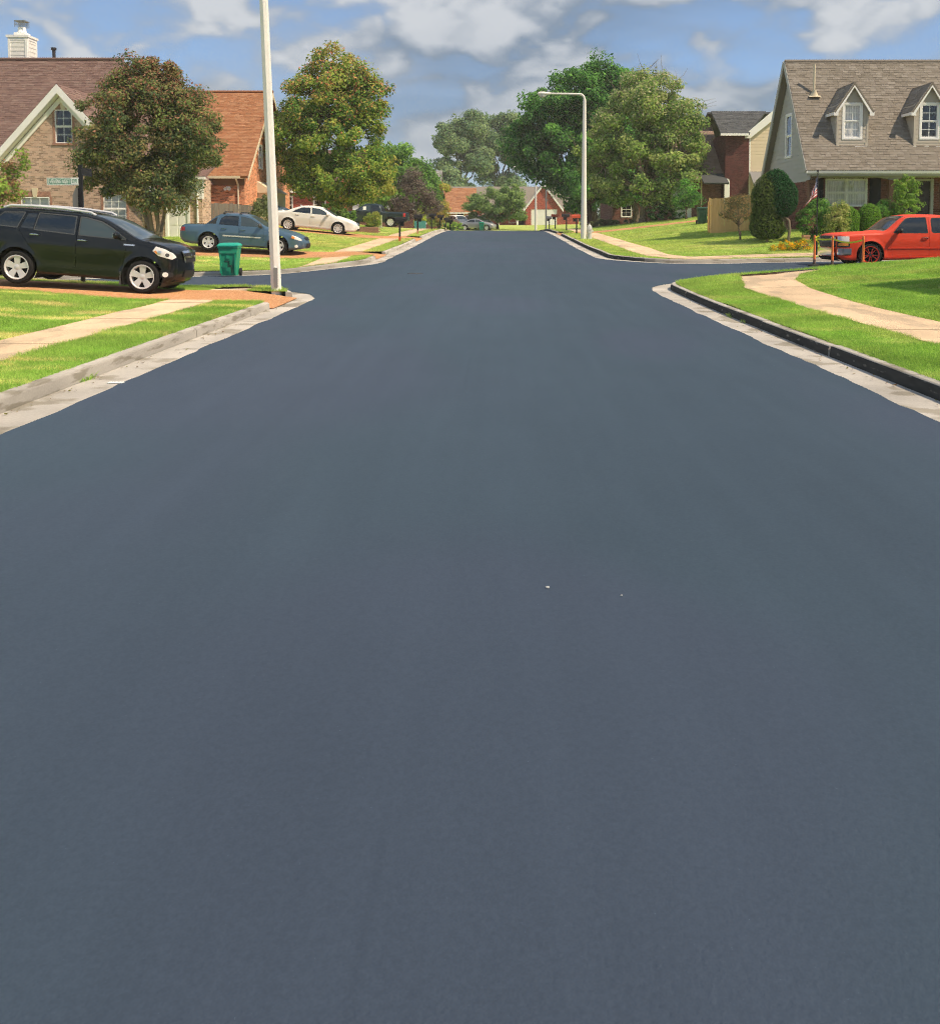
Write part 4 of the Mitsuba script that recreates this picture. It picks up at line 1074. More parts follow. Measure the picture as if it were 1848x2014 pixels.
def rect(x0, x1, z0, z1, r=.02): return sbox(x0 + r, z0 + r, x1 - r, z1 - r).buffer(r, 4)


# black SUV on the near driveway ------------------------------------------------
def black_suv():
    k = thing('suv', 'black SUV with chrome door handles and silver roof rails on the near left driveway', 'car')
    def fx(pts): return [(x if x < 3.84 else 3.84 + (x - 3.84) * .8, z if z < 1.1 else 1.1 + (z - 1.1) * .86) for x, z in pts]
    top = fx([(.06, .36), (.0, .55), (.0, .85), (.04, 1.12), (.12, 1.28), (.28, 1.58), (.43, 1.72), (.75, 1.775), (1.4, 1.80), (2.1, 1.79), (2.6, 1.745), (2.95, 1.635), (3.40, 1.37), (3.66, 1.205), (4.05, 1.15), (4.35, 1.095), (4.55, 1.02), (4.65, .91), (4.69, .70), (4.68, .46), (4.60, .31), (4.45, .26)])
    c = Car(top, [(4.2, .25), (.5, .27), (.2, .32)], .93, (1.05, 3.84), .375, .455, 1.186, 1.693, 4.53, tumble=.20, nose=.30, end=.46, paint='paint_black')
    fw = Polygon(fx([(3.42, 1.195), (3.10, 1.43), (2.84, 1.575), (2.5, 1.65), (2.37, 1.66), (2.40, 1.225)])); rw = Polygon(fx([(2.28, 1.23), (2.25, 1.665), (1.44, 1.68), (1.40, 1.275)]))
    qw = Polygon(fx([(1.35, 1.28), (1.38, 1.68), (1.18, 1.675), (1.08, 1.295)])); cw = Polygon(fx([(1.0, 1.30), (1.10, 1.67), (.66, 1.635), (.40, 1.33)]))
    fd = Polygon(fx([(3.48, 1.15), (3.13, 1.45), (2.86, 1.61), (2.5, 1.69), (2.34, 1.70), (2.35, .45), (2.42, .36), (3.30, .36), (3.38, .5)])); rd = Polygon(fx([(2.335, 1.70), (1.40, 1.72), (1.13, 1.71), (1.03, 1.27), (1.22, 1.0), (1.42, .75), (1.55, .36), (2.335, .36)]))
    c.build(k, [('front_door', fd), ('rear_door', rd)], [('front_window', fw), ('rear_window', rw), ('quarter_window', qw), ('cargo_window', cw)], [(2.62, 3.70, 'windshield'), (.12, .50, 'back_window')])
    for w_ in (fw, rw, cw): c.side('window_trim', w_.buffer(.022).difference(w_.buffer(.002)), 'plastic_grey', .004)
    c.relief('door_moulding', Polygon([(3.30, .70), (3.30, .76), (1.62, .80), (1.62, .74)]), 'paint_black', .016)
    c.relief('rocker_panel', Polygon([(3.30, .27), (3.36, .40), (3.2, .47), (1.62, .47), (1.52, .40), (1.56, .27)]), 'paint_black', .018)
    c.relief('fender_vent', rect(3.40, 3.64, 1.045, 1.08, .01), 'chrome', .012)
    c.handles([(2.48, 1.08), (1.42, 1.13)]); c.mirrors(3.28, 1.195, 'paint_black'); c.wheel_set(5, 'alloy', .72, .24, .078); c.wells()
    hl = Polygon(fx([(4.10, .97), (4.26, .87), (4.60, .80), (4.668, .85), (4.61, .94), (4.42, 1.025), (4.18, 1.075)]))
    c.side('headlight', hl, 'lamp_clear', .012); c.side('turn_lamp', Polygon(fx([(4.13, .965), (4.22, .905), (4.26, .93), (4.18, .99)])), 'lamp_amber', .018)
    c.side('lamp_bowl', Point(4.20, .945).buffer(.045), 'chrome', .020); c.side('lamp_bowl', Point(4.36, .90).buffer(.04), 'plastic_grey', .020)
    c.side('fog_lamp', Point(4.335, .46).buffer(.055), 'lamp_clear', .014); c.side('fog_pocket', Polygon(fx([(4.34, .40), (4.62, .41), (4.63, .49), (4.52, .53), (4.34, .52)])), 'plastic_black', .006)
    gl = fx([(4.625, .96), (4.652, .905), (4.672, .82), (4.687, .72)])
    obj('grille', c.strip(gl, -.62, .62, .014), 'plastic_black', k); obj('grille_bar', c.strip(fx([(4.664, .855), (4.675, .81)]), -.60, .60, .026), 'chrome', k); obj('grille_surround', cat([c.strip(gl, -.66, -.60, .024, 3), c.strip(gl, .60, .66, .024, 3), c.strip(gl[:2], -.62, .62, .024)]), 'chrome', k)
    obj('lower_grille', c.strip(fx([(4.69, .56), (4.684, .48), (4.66, .41)]), -.6, .6, .010), 'plastic_black', k)
    obj('emblem', tr(lathe([(.055, 0), (.065, .008), (.075, 0)], 18), mv(4.63, 0, .83) @ rot('y', 90)), 'chrome', k)
    obj('bumper_lip', c.strip(fx([(4.625, .345), (4.56, .295), (4.46, .264)]), -.9, .9, .015), 'plastic_grey', k)
    for sd in (-1, 1):
        obj('roof_rail', cat([tube([(2.62, sd * .60, 1.65), (2.5, sd * .60, 1.705), (1.9, sd * .605, 1.745), (1.2, sd * .605, 1.75), (.72, sd * .60, 1.728), (.56, sd * .59, 1.67)], .030, 8)]), 'alloy', k)
        for wx in (1.05, 3.84): obj('mud_flap', bx(wx - .50, wx - .475, sd * .70, sd * .92, .16, .46), 'plastic_grey', k, False)
    c.side('tail_lamp', Polygon([(.05, .88), (.24, .92), (.30, 1.18), (.14, 1.22)]), 'lamp_red', .010)
    obj('wiper', tube([(3.68, .3, 1.205), (3.46, -.25, 1.325)], .010, 6), 'plastic_black', k)
    place(k, pose_front(-7.37, 20.87, g(-7.37, 20.5) + .160, 3.84, 0, 4.5, .935))


def blue_pickup():
    k = thing('pickup', 'slate blue four-door pickup with short bed beside the green wheeled bin', 'pickup')
    top = [(.05, .40), (.0, .55), (.03, .78), (.10, .93), (.4, .975), (.92, .985), (1.0, 1.0), (1.22, 1.2), (1.42, 1.37), (1.6, 1.43), (2.0, 1.455), (2.35, 1.44), (2.68, 1.36), (3.0, 1.17), (3.28, 1.0), (3.75, .93), (4.2, .83), (4.5, .70), (4.62, .55), (4.66, .4), (4.6, .27), (4.4, .22)]
    c = Car(top, [(4.2, .21), (.5, .25), (.2, .3)], .86, (1.15, 3.74), .335, .405, .985, 1.45, 4.66, tumble=.17, nose=.36, end=.55, paint='paint_blue')
    fw = Polygon([(3.16, 1.0), (2.92, 1.17), (2.66, 1.30), (2.42, 1.345), (2.31, 1.35), (2.34, 1.0)]); rw = Polygon([(2.25, 1.0), (2.22, 1.355), (1.72, 1.355), (1.58, 1.26), (1.52, 1.02)])
    fd = Polygon([(3.20, .98), (2.94, 1.19), (2.67, 1.335), (2.42, 1.385), (2.28, 1.39), (2.29, .34), (3.12, .34), (3.2, .5)]); rd = Polygon([(2.275, 1.39), (1.70, 1.39), (1.53, 1.29), (1.47, 1.0), (1.58, .7), (1.62, .34), (2.275, .34)])
    c.build(k, [('front_door', fd), ('rear_door', rd)], [('front_window', fw), ('rear_window', rw)], [(2.62, 3.30, 'windshield'), (.98, 1.50, 'back_window')], bed=(.14, .96, .94))
    c.side('sail_window', Polygon([(1.08, 1.03), (1.40, 1.03), (1.44, 1.30)]), 'plastic_black', .004)
    c.relief('lower_cladding', Polygon([(3.26, .30), (3.28, .50), (1.62, .52), (1.58, .30)]), 'paint_blue', .022); c.relief('door_strip', Polygon([(3.1, .58), (3.1, .625), (1.68, .64), (1.68, .59)]), 'alloy', .014)
    c.handles([(2.42, .86), (1.72, .88)], 'paint_blue'); c.mirrors(3.08, 1.0, 'plastic_grey'); c.wheel_set(5, 'alloy', .66, .21, .07); c.wells()
    c.side('headlight', Polygon([(4.22, .66), (4.42, .60), (4.58, .56), (4.585, .63), (4.42, .72), (4.26, .76)]), 'lamp_clear', .012); c.side('turn_lamp', Polygon([(4.22, .66), (4.34, .625), (4.36, .70), (4.26, .745)]), 'lamp_amber', .016)
    c.side('fog_lamp', Point(4.42, .36).buffer(.06), 'lamp_clear', .012); c.side('tail_lamp', Polygon([(.03, .70), (.26, .72), (.26, .86), (.07, .86)]), 'lamp_red', .010)
    gl = [(4.55, .66), (4.59, .61), (4.62, .55)]; obj('grille', c.strip(gl, -.5, .5, .012), 'plastic_black', k); obj('lower_grille', c.strip([(4.65, .46), (4.66, .40), (4.64, .33)], -.75, .75, .01), 'plastic_black', k)
    for x in (1.65, 2.25): obj('roof_rack', cat([tube([(x, -.60, 1.43), (x, -.56, 1.50), (x, .56, 1.50), (x, .60, 1.43)], .02, 8), bx(x - .04, x + .04, -.62, -.56, 1.40, 1.47), bx(x - .04, x + .04, .56, .62, 1.40, 1.47)]), 'plastic_black', k)
    obj('license_plate', tr(bx(-.02, .0, -.15, .15, .0, .15), mv(.02, 0, .6)), 'white_paint', k, False)
    place(k, pose_front(-8.15, 36.86, g(-7.94, 36.5) + .155, 3.74, 0, 3.2))


def sedan():
    k = thing('sedan', 'white four-door sedan on the sloping driveway behind the tall light pole', 'car')
    top = [(.05, .36), (.0, .5), (.02, .75), (.1, .95), (.5, 1.03), (.95, 1.06), (1.3, 1.24), (1.7, 1.40), (2.2, 1.455), (2.7, 1.44), (3.05, 1.35), (3.4, 1.16), (3.75, .99), (4.2, .90), (4.6, .78), (4.84, .62), (4.88, .45), (4.82, .25), (4.6, .2)]
    c = Car(top, [(4.3, .2), (.5, .22), (.2, .3)], .91, (1.12, 3.92), .335, .395, 1.0, 1.45, 4.88, tumble=.2, nose=.36, end=.6, paint='paint_white')
    fw = Polygon([(3.42, 1.02), (3.06, 1.24), (2.78, 1.345), (2.38, 1.36), (2.40, 1.03)]); rw = Polygon([(2.31, 1.03), (2.29, 1.365), (1.85, 1.34), (1.52, 1.19), (1.30, 1.05)])
    fd = Polygon([(3.50, 1.0), (3.08, 1.27), (2.79, 1.385), (2.35, 1.40), (2.355, .32), (3.36, .32), (3.46, .5)]); rd = Polygon([(2.34, 1.40), (1.84, 1.38), (1.50, 1.225), (1.26, 1.0), (1.5, .7), (1.58, .32), (2.34, .32)])
    c.build(k, [('front_door', fd), ('rear_door', rd)], [('front_window', fw), ('rear_window', rw)], [(2.98, 3.78, 'windshield'), (.93, 1.68, 'back_window')])
    c.handles([(2.5, .90), (1.62, .93)], 'paint_white'); c.mirrors(3.30, 1.0, 'paint_white'); c.wheel_set(10, 'alloy', .72, .22, .035); c.wells()
    c.side('headlight', Polygon([(4.38, .66), (4.62, .60), (4.78, .56), (4.79, .62), (4.6, .72), (4.42, .76)]), 'lamp_clear', .010); c.side('tail_lamp', Polygon([(.03, .72), (.34, .76), (.32, .9), (.08, .9)]), 'lamp_red', .010)
    obj('grille', c.strip([(4.79, .68), (4.84, .62), (4.865, .54)], -.45, .45, .012), 'chrome', k); obj('lower_grille', c.strip([(4.88, .42), (4.865, .34), (4.83, .27)], -.7, .7, .01), 'plastic_black', k)
    obj('antenna_fin', trimesh.Trimesh([(1.55, 0, 1.40), (1.75, .02, 1.41), (1.75, -.02, 1.41), (1.56, 0, 1.50)], [[0, 1, 3], [0, 3, 2], [1, 2, 3]], process=False), 'paint_white', k, False)
    place(k, pose_front(-8.85, 54.9, g(-8.65, 54.5) + .155, 3.92, 0, 5.1))


def red_truck():
    k = thing('pickup', 'red lowered extended-cab pickup parked on the side street to the right', 'pickup')
    top = [(.04, .42), (.0, .55), (.0, .95), (.04, 1.04), (.5, 1.05), (1.58, 1.05), (1.64, 1.1), (1.68, 1.40), (1.77, 1.56), (2.05, 1.615), (2.7, 1.63), (3.18, 1.61), (3.42, 1.53), (3.70, 1.29), (3.94, 1.10), (4.4, 1.08), (4.97, 1.055), (5.32, 1.03), (5.42, .98), (5.445, .88), (5.45, .6), (5.42, .33), (5.27, .22)]
    c = Car(top, [(5.0, .2), (.5, .24), (.2, .3)], .95, (1.15, 4.42), .375, .44, 1.06, 1.62, 5.45, tumble=.15, rnd=.065, nose=.13, end=.26, tail=.05, paint='paint_red')
    fw = Polygon([(3.68, 1.08), (3.45, 1.34), (3.28, 1.505), (3.14, 1.535), (2.66, 1.54), (2.63, 1.07)]); rw = rect(1.97, 2.48, 1.08, 1.52, .06)
    fd = Polygon([(3.76, 1.03), (3.49, 1.36), (3.31, 1.54), (3.14, 1.572), (2.58, 1.57), (2.57, .34), (3.70, .34), (3.78, .6)]); rd = Polygon([(2.555, 1.57), (2.0, 1.565), (1.91, 1.5), (1.89, .34), (2.555, .34)])
    c.build(k, [('front_door', fd), ('rear_door', rd)], [('front_window', fw), ('rear_window', rw)], [(3.28, 3.98, 'windshield'), (1.62, 1.77, 'back_window')], bed=(.08, 1.60, 1.0), glass='tint', front_glass='tint')
    for w_ in (fw, rw): c.side('window_trim', w_.buffer(.020).difference(w_.buffer(.002)), 'plastic_black', .003)
    c.relief('side_moulding', Polygon([(3.88, .565), (3.88, .60), (1.68, .60), (1.68, .565)]), 'paint_red', .016); c.relief('rocker_panel', Polygon([(3.86, .22), (3.88, .30), (1.72, .30), (1.72, .22)]), 'paint_red', .02)
    c.handles([(2.71, .90)], 'plastic_black'); c.mirrors(3.54, 1.08, 'plastic_black')
    c.wheel_set(5, 'plastic_black', .72, .23, .034, True); c.wells()
    for wx in (1.15, 4.42):
        for sd in (-1, 1): obj('rim_lip', tr(cat([lathe([(.240, .100), (.255, .120), (.280, .121), (.284, .10)], 36)] + [bx(.05, .25, -.010, .010, .085, .100).apply_transform(rot('z', 72 * q + 18 + d_)) for q in range(5) for d_ in (-12, 12)]), mv(wx, sd * (.95 - .125), .375) @ rot('x', 90 if sd < 0 else -90)), 'alloy_red', k, 30)
        for sd in (-1, 1): obj('hub_cap', tr(lathe([(.075, .02), (.06, .05), (.001, .06)], 14), mv(wx, sd * (.95 - .10), .375) @ rot('x', 90 if sd < 0 else -90)), 'alloy', k)
    c.side('headlight', rect(5.10, 5.435, .80, .965, .012), 'lamp_clear', .010); c.side('turn_lamp', rect(5.13, 5.42, .665, .755, .01), 'lamp_amber', .010)
    c.side('lamp_bezel', rect(5.08, 5.44, .62, .795, .01).difference(rect(5.13, 5.42, .665, .755, .01)), 'plastic_black', .008)
    gl = [(5.43, .95), (5.442, .88), (5.449, .74), (5.45, .62)]; obj('grille', c.strip(gl, -.97, .97, .012), 'plastic_black', k); obj('grille_bar', c.strip([(5.446, .83), (5.449, .77)], -.95, .95, .022), 'plastic_grey', k)
    for sd in (-1, 1): obj('front_lamp', c.strip([(5.437, .93), (5.448, .80)], sd * .62, sd * .96, .02, 4), 'lamp_clear', k)
    fb = [(5.452, .59), (5.46, .51), (5.44, .37)]; obj('front_bumper', cat([c.strip(fb, -1, 1, .07)]), 'chrome', k); c.side('bumper_end', rect(5.02, 5.44, .37, .585, .02), 'chrome', .02)
    obj('air_dam', c.strip([(5.44, .36), (5.42, .29), (5.32, .225)], -1, 1, .05), 'plastic_black', k)
    c.side('fuel_door', Point(1.45, .85).buffer(.075), 'paint_red', .004); c.side('tail_lamp', rect(.01, .14, .62, 1.0, .02), 'lamp_red', .008)
    place(k, pose(10.80 + 5.45, 31.45, .272, 180, .2))


def dark_pickup():
    k = thing('pickup', 'dark green-blue pickup with a red tail lamp, nose towards the pink brick house', 'pickup')
    top = [(.04, .55), (.0, .65), (.0, 1.1), (.04, 1.2), (.5, 1.22), (1.95, 1.22), (2.0, 1.3), (2.06, 1.62), (2.2, 1.80), (2.6, 1.85), (3.3, 1.84), (3.55, 1.76), (4.25, 1.25), (4.7, 1.20), (5.3, 1.12), (5.55, 1.02), (5.62, .7), (5.58, .45), (5.4, .34)]
    c = Car(top, [(5.2, .34), (.5, .38), (.2, .44)], .96, (1.25, 4.62), .39, .48, 1.22, 1.85, 5.62, tumble=.18, rnd=.09, nose=.2, end=.35, tail=.06, paint='paint_green')
    fw = Polygon([(4.02, 1.25), (3.6, 1.58), (3.42, 1.72), (2.98, 1.74), (2.95, 1.25)]); rw = rect(2.25, 2.84, 1.26, 1.73, .04)
    fd = Polygon([(4.12, 1.2), (3.63, 1.61), (3.43, 1.76), (2.9, 1.78), (2.89, .5), (4.05, .5)])
    c.build(k, [('front_door', fd)], [('front_window', fw), ('rear_window', rw)], [(3.5, 4.26, 'windshield'), (1.99, 2.16, 'back_window')], bed=(.08, 1.95, 1.17))
    c.handles([(3.05, 1.06)], 'plastic_black'); c.mirrors(3.95, 1.25, 'plastic_black'); c.wheel_set(6, 'alloy_white', .70, .25, .10); c.wells()
    c.side('tail_lamp', rect(.02, .20, .85, 1.16, .02), 'lamp_red', .010); obj('rear_bumper', bx(-.10, .06, -.9, .9, .52, .70), 'plastic_black', k, False); c.side('headlight', rect(5.3, 5.56, .85, 1.0, .02), 'lamp_clear', .01)
    c.side('side_sticker', rect(3.3, 3.55, 1.34, 1.62, .01), 'white_paint', -.003, (1,)); c.relief('fender_flare', Point(1.25, .39).buffer(.55).difference(Point(1.25, .39).buffer(.47)).intersection(sbox(0, .5, 6, 2)), 'paint_green', .02)
    place(k, pose(-7.35, 80.2, g(-8.5, 79.5) + .16, 180 - 4, -1.5))


def far_car(name, label, category, x, y, heading, paint, suv=True, group=None, z=None, pitch=0):
    k = thing(name, label, category, group)
    if suv:
        top = [(.05, .4), (.0, .6), (.04, 1.0), (.16, 1.2), (.34, 1.58), (.6, 1.72), (1.5, 1.76), (2.4, 1.73), (2.9, 1.58), (3.5, 1.15), (4.2, 1.02), (4.6, .85), (4.7, .5), (4.6, .3)]; H, bl, wn = 1.75, 1.12, [('rear_window', Polygon([(2.3, 1.15), (2.28, 1.6), (1.3, 1.62), (1.25, 1.17)])), ('cargo_window', Polygon([(1.15, 1.17), (1.2, 1.62), (.66, 1.58), (.42, 1.22)])), ('front_window', Polygon([(3.36, 1.14), (2.85, 1.5), (2.4, 1.6), (2.4, 1.14)]))]; gx = [(2.75, 3.5, 'windshield'), (.15, .5, 'back_window')]
    else:
        top = [(.05, .36), (.0, .5), (.03, .85), (.4, 1.0), (.9, 1.04), (1.5, 1.36), (2.1, 1.44), (2.7, 1.40), (3.4, 1.02), (4.2, .88), (4.55, .7), (4.6, .45), (4.5, .25)]; H, bl, wn = 1.44, .98, [('rear_window', Polygon([(2.2, 1.0), (2.2, 1.34), (1.7, 1.32), (1.15, 1.03)])), ('front_window', Polygon([(3.25, 1.0), (2.72, 1.32), (2.28, 1.345), (2.28, 1.0)]))]; gx = [(2.7, 3.4, 'windshield'), (.92, 1.55, 'back_window')]
    c = Car(top, [(4.3, .25), (.4, .28)], .9, (1.0, 3.72), .34, .42, bl, H, 4.7 if suv else 4.6, end=.5, paint=paint)
    c.build(k, [], wn, gx); c.wheel_set(5, 'alloy', .68, .21, .08); c.mirrors(3.2, bl, paint)
    c.side('tail_lamp', rect(.06, .26, bl - .25, bl, .02), 'lamp_red', .01); c.side('headlight', rect(4.25, 4.55, .62, .76, .02), 'lamp_clear', .012)
    place(k, pose(x, y, (g(x, y) + .12) if z is None else z, heading, pitch))


black_suv(); blue_pickup(); sedan(); red_truck(); dark_pickup()
far_car('suv', 'sky-blue SUV behind the white sedan, mostly hidden by it and the light pole', 'car', -17.3, 59.5, 0, 'paint_sky', True, None, 1.75, 3)
far_car('suv', 'white SUV parked before the distant orange-roofed house', 'car', -6.0, 127, -60, 'paint_white', True)
far_car('minivan', 'silver minivan in the middle of the distant parked cars', 'car', -3.9, 126, -50, 'paint_silver', True)
far_car('sedan', 'pale silver sedan, rightmost of the distant parked cars on the left', 'car', -4.6, 119.5, -12, 'paint_silver', False)
# ------------------------------------------------------------------ trees and shrubs
scene['leaf'] = {'type': 'principledthin', 'base_color': VC, 'roughness': .6, 'diff_trans': .9, 'eta': 1.35}
mat('bark', lambda p, n, uv: mi.Color3f(.13, .10, .08) * (.55 + .9 * fbm(p.x * 14, p.y * 14, p.z * 3.5, 3)), .95, spec=.1)
mat('bark_pale', lambda p, n, uv: mix((.30, .25, .19), (.18, .14, .11), fbm(p.x * 9, p.y * 9, p.z * 3, 3)), .9, spec=.1)
mat('mulch', lambda p, n, uv: mi.Color3f(.06, .04, .028) * (.5 + 1.0 * noise(p.x * 30, p.y * 30)), .95, spec=.1)


def leaf_mesh(P, out, size, r, aspect=.55, flat=.5):
    n = len(P); nr = r.normal(0, .75, (n, 3)) + out * 1.3; nr[:, 2] += flat; nr /= np.linalg.norm(nr, axis=1, keepdims=True)
    a = np.cross(nr, r.normal(0, 1, (n, 3))); a /= np.linalg.norm(a, axis=1, keepdims=True); b = np.cross(nr, a)
    s = size * r.uniform(.6, 1.35, n)[:, None]
    V = np.stack([P - a * s * .5, P + b * s * .5 * aspect + a * s * .05 - nr * s * .08, P + a * s * .5, P - b * s * .5 * aspect + a * s * .05 - nr * s * .08], 1).reshape(-1, 3)
    k = np.arange(n)[:, None] * 4
    return V, np.vstack([k + [0, 1, 2], k + [0, 2, 3]])


def limb(p0, p1, r0, r1, r, sag=.0, n=5, wob=.06, sides=7):
    t = np.linspace(0, 1, n)[:, None]; L = np.linalg.norm(np.subtract(p1, p0)); p = np.array(p0) * (1 - t) + np.array(p1) * t
    p[1:-1] += r.normal(0, wob * L, (n - 2, 3)); p[:, 2] += sag * np.sin(np.pi * t[:, 0]) * L
    return tube(p, r0 * (1 - t[:, 0]) + r1 * t[:, 0], sides), p


def tree(name, label, x, y, lobes, trunk_r, n_leaf, size, pal, seed, base=None, clump=.62, n_clump=None, trunks=1, fork=.35, bark='bark', group=None, cat_='tree', shell=.45, twigs=0, extra=None, lean=.25, ragged=1.0, spread=1.0, toppal=None):
    """lobes: (x, y, z, rx, ry, rz) ellipsoids; leaves grow in clumps spread through them, limbs run to the clumps."""
    r = np.random.default_rng(seed); k = thing(name, label, cat_, group); zb = g(x, y) + .13 if base is None else base
    vol = np.array([l[3] * l[4] * l[5] for l in lobes]); nc = n_clump or int(60 * sum(vol) ** .5); C, O = [], []
    while len(C) < nc:
        l = lobes[r.choice(len(lobes), p=vol ** .75 / (vol ** .75).sum())]; d = r.normal(0, 1, 3); d /= np.linalg.norm(d)
        rad = (r.uniform(shell ** 3, 1) ** (1 / 3)) * (1 + ragged * r.normal(0, .09)); q = np.array(l[:3]) + d * np.array(l[3:]) * rad
        inside = sum(np.sum(((q - np.array(m[:3])) / np.array(m[3:])) ** 2) < .35 for m in lobes)
        if inside and r.uniform() < .65: continue
        C.append(q); O.append(d)
    C, O = np.array(C), np.array(O)
    zmin, zmax = C[:, 2].min(), C[:, 2].max(); top = np.array([x, y, zb + fork * (zmax - zb)])
    # woody frame
    ms = []; mains = []
    for i in range(trunks):
        a = 2 * np.pi * i / trunks + r.uniform(0, 1); o = np.array([np.cos(a), np.sin(a), 0]) * (trunk_r * 1.6 if trunks > 1 else 0)
        e = np.array([lobes[0][0], lobes[0][1], lobes[0][2]]) * .35 + top * .65 + o * (5 if trunks > 1 else 0); e[2] = top[2]
        m, p = limb([x + o[0], y + o[1], zb - .15], e, trunk_r * 1.25, trunk_r * .75, r, n=6, wob=.015, sides=10); ms.append(m); mains.append(e)
        fl = lathe([(trunk_r * 1.9, -.1), (trunk_r * 1.45, .12), (trunk_r * 1.2, .4)], 10); fl.apply_translation([x + o[0], y + o[1], zb]); ms.append(fl)
    nb = 11; order = r.permutation(len(C)); hubs = []
    far_ = [order[0]]
    for _ in range(nb - 1):
        dd = np.min(np.linalg.norm(C[:, None] - C[far_][None], axis=2), axis=1); far_.append(int(np.argmax(dd)))
    for i in far_:
        e = mains[r.integers(len(mains))]; h = e * .38 + C[i] * .62; m, p = limb(e + [0, 0, -.15], h, trunk_r * .55, trunk_r * .24, r, .06, 6, .04); ms.append(m); hubs.append(h)
    hubs = np.array(hubs)
    for c in C:
        h = hubs[np.argmin(np.linalg.norm(hubs - c, axis=1))]
        m, _ = limb(h, c, trunk_r * .20, trunk_r * .05, r, .05, 4, .06, 4); ms.append(m)
    for c in C[r.permutation(len(C))[:twigs]]:
        for _ in range(3):
            d = r.normal(0, 1, 3) + [0, 0, .9]; d /= np.linalg.norm(d); m, _ = limb(c - d * .4, c + d * clump * 2.2, trunk_r * .11, trunk_r * .03, r, 0, 4, .05, 4); ms.append(m)
    obj('trunk', cat(ms), bark, k, True)
    # leaves
    w = r.uniform(.5, 1.5, len(C)); cnt = np.maximum(1, (n_leaf * w / w.sum()).astype(int)); idx = np.repeat(np.arange(len(C)), cnt)
    d = r.normal(0, 1, (len(idx), 3)); d /= np.linalg.norm(d, axis=1, keepdims=True); rr = clump * spread * r.uniform(.6, 1.4, len(C))
    P = C[idx] + d * (rr[idx] * r.uniform(.15, 1, len(idx)) ** .6)[:, None] * [1, 1, .78]
    V, F = leaf_mesh(P, d * .6 + O[idx] * .5, size, r)
    pal_ = np.array(pal); cc = r.integers(len(pal_), size=len(C)); mixn = r.uniform(0, 1, len(idx)); col = np.where((mixn < .62)[:, None], pal_[cc[idx]], pal_[r.integers(len(pal_), size=len(idx))])
    if toppal is not None:
        hgt = (P[:, 2] - zmin) / (zmax - zmin); tp = np.array(toppal); pick = r.uniform(0, 1, len(idx)) < sm(.35, 1.0, hgt) * .40 + .04
        col = np.where(pick[:, None], tp[r.integers(len(tp), size=len(idx))], col)
    col = col * r.uniform(2.5, 4.5, (len(idx), 1))
    obj('crown', trimesh.Trimesh(V, F, process=False), 'leaf', k, False, np.repeat(col, 4, 0))
    return k


def L(*a): return [tuple(q) for q in a]


GREEN = [(.035, .080, .018), (.055, .115, .022), (.080, .140, .026), (.030, .065, .020)]
tree('tree', 'dense round tree with bronze-tinged leaves in front of the tan brick house', -13.85, 39.6, L((-14.35, 39.8, 5.1, 2.65, 2.3, 2.3), (-14.2, 39.8, 6.75, 1.9, 1.7, 1.65), (-15.8, 39.6, 3.9, 1.3, 1.3, 1.1), (-12.6, 39.8, 5.3, 1.25, 1.5, 2.0), (-13.7, 39.5, 3.0, 1.6, 1.4, .8)),
     .075, 82000, .13, [(.050, .066, .028), (.078, .088, .032), (.034, .050, .024), (.105, .092, .042), (.060, .082, .026)], 1, clump=.48, n_clump=380, trunks=5, fork=.24, bark='bark_pale', toppal=[(.135, .062, .042), (.115, .060, .040), (.085, .066, .034), (.15, .080, .055)], ragged=1.2)
tree('tree', 'tall maple turning yellow and red beside the white sedan', -11.35, 60.5, L((-10.0, 60, 7.0, 3.4, 3.0, 2.6), (-10.1, 60, 9.0, 3.1, 2.7, 2.3), (-10.0, 60, 10.7, 2.2, 1.9, 1.6), (-12.0, 60, 9.2, 1.3, 1.5, 1.4), (-8.0, 60, 9.2, 1.4, 1.5, 1.5), (-12.6, 60, 6.6, 1.35, 1.6, 2.1), (-9.7, 59.6, 4.4, 3.0, 2.6, 1.5), (-7.6, 60, 4.4, 1.3, 1.5, 1.6), (-11.7, 60, 4.1, 1.6, 1.8, 1.2)),
     .17, 74000, .20, [(.058, .102, .020), (.120, .152, .030), (.036, .074, .018), (.140, .142, .034), (.078, .118, .024)], 2, clump=.68, n_clump=350, fork=.22, toppal=[(.20, .120, .045), (.22, .085, .050), (.155, .140, .05), (.165, .135, .05), (.12, .135, .045)], ragged=1.3, shell=.35)
tree('tree', 'green tree just right of the maple, above the dark pickup', -10.6, 96, L((-9.6, 96, 6.4, 2.4, 2.6, 2.9), (-7.6, 96, 5.0, 1.6, 2.0, 2.3), (-11.4, 96, 4.6, 2.0, 2.0, 2.0), (-6.8, 97, 3.9, 1.0, 1.3, 1.6)), .2, 26000, .30, [(.060, .120, .030), (.09, .155, .034), (.045, .09, .026)], 3, clump=.85, n_clump=120, fork=.2)
tree('tree', 'low plum tree with dark purple-brown leaves behind the mailboxes', -7.0, 84, L((-6.9, 84, 3.6, 1.5, 1.4, 1.3), (-7.2, 84, 5.1, 1.0, 1.0, 1.3), (-8.2, 84, 3.0, .9, 1, .8), (-5.6, 84, 3.0, .9, .9, .9)), .09, 7000, .17, [(.050, .040, .034), (.068, .056, .048), (.085, .075, .064)], 4, clump=.55, n_clump=90, fork=.25, twigs=40)
tree('tree', 'slim yellow-green tree by the kerb, left of the grey-roofed house', -6.2, 104, L((-6.2, 104, 3.2, 1.1, 1.1, 1.5), (-5.9, 104, 4.9, .9, .9, 1.3), (-6.6, 104, 2.2, 1.0, 1.0, .9)), .09, 8000, .24, [(.14, .15, .03), (.10, .13, .03), (.18, .14, .045)], 5, clump=.5, n_clump=60, fork=.3)
FAR = [(.070, .105, .055), (.055, .090, .048), (.095, .125, .060)]
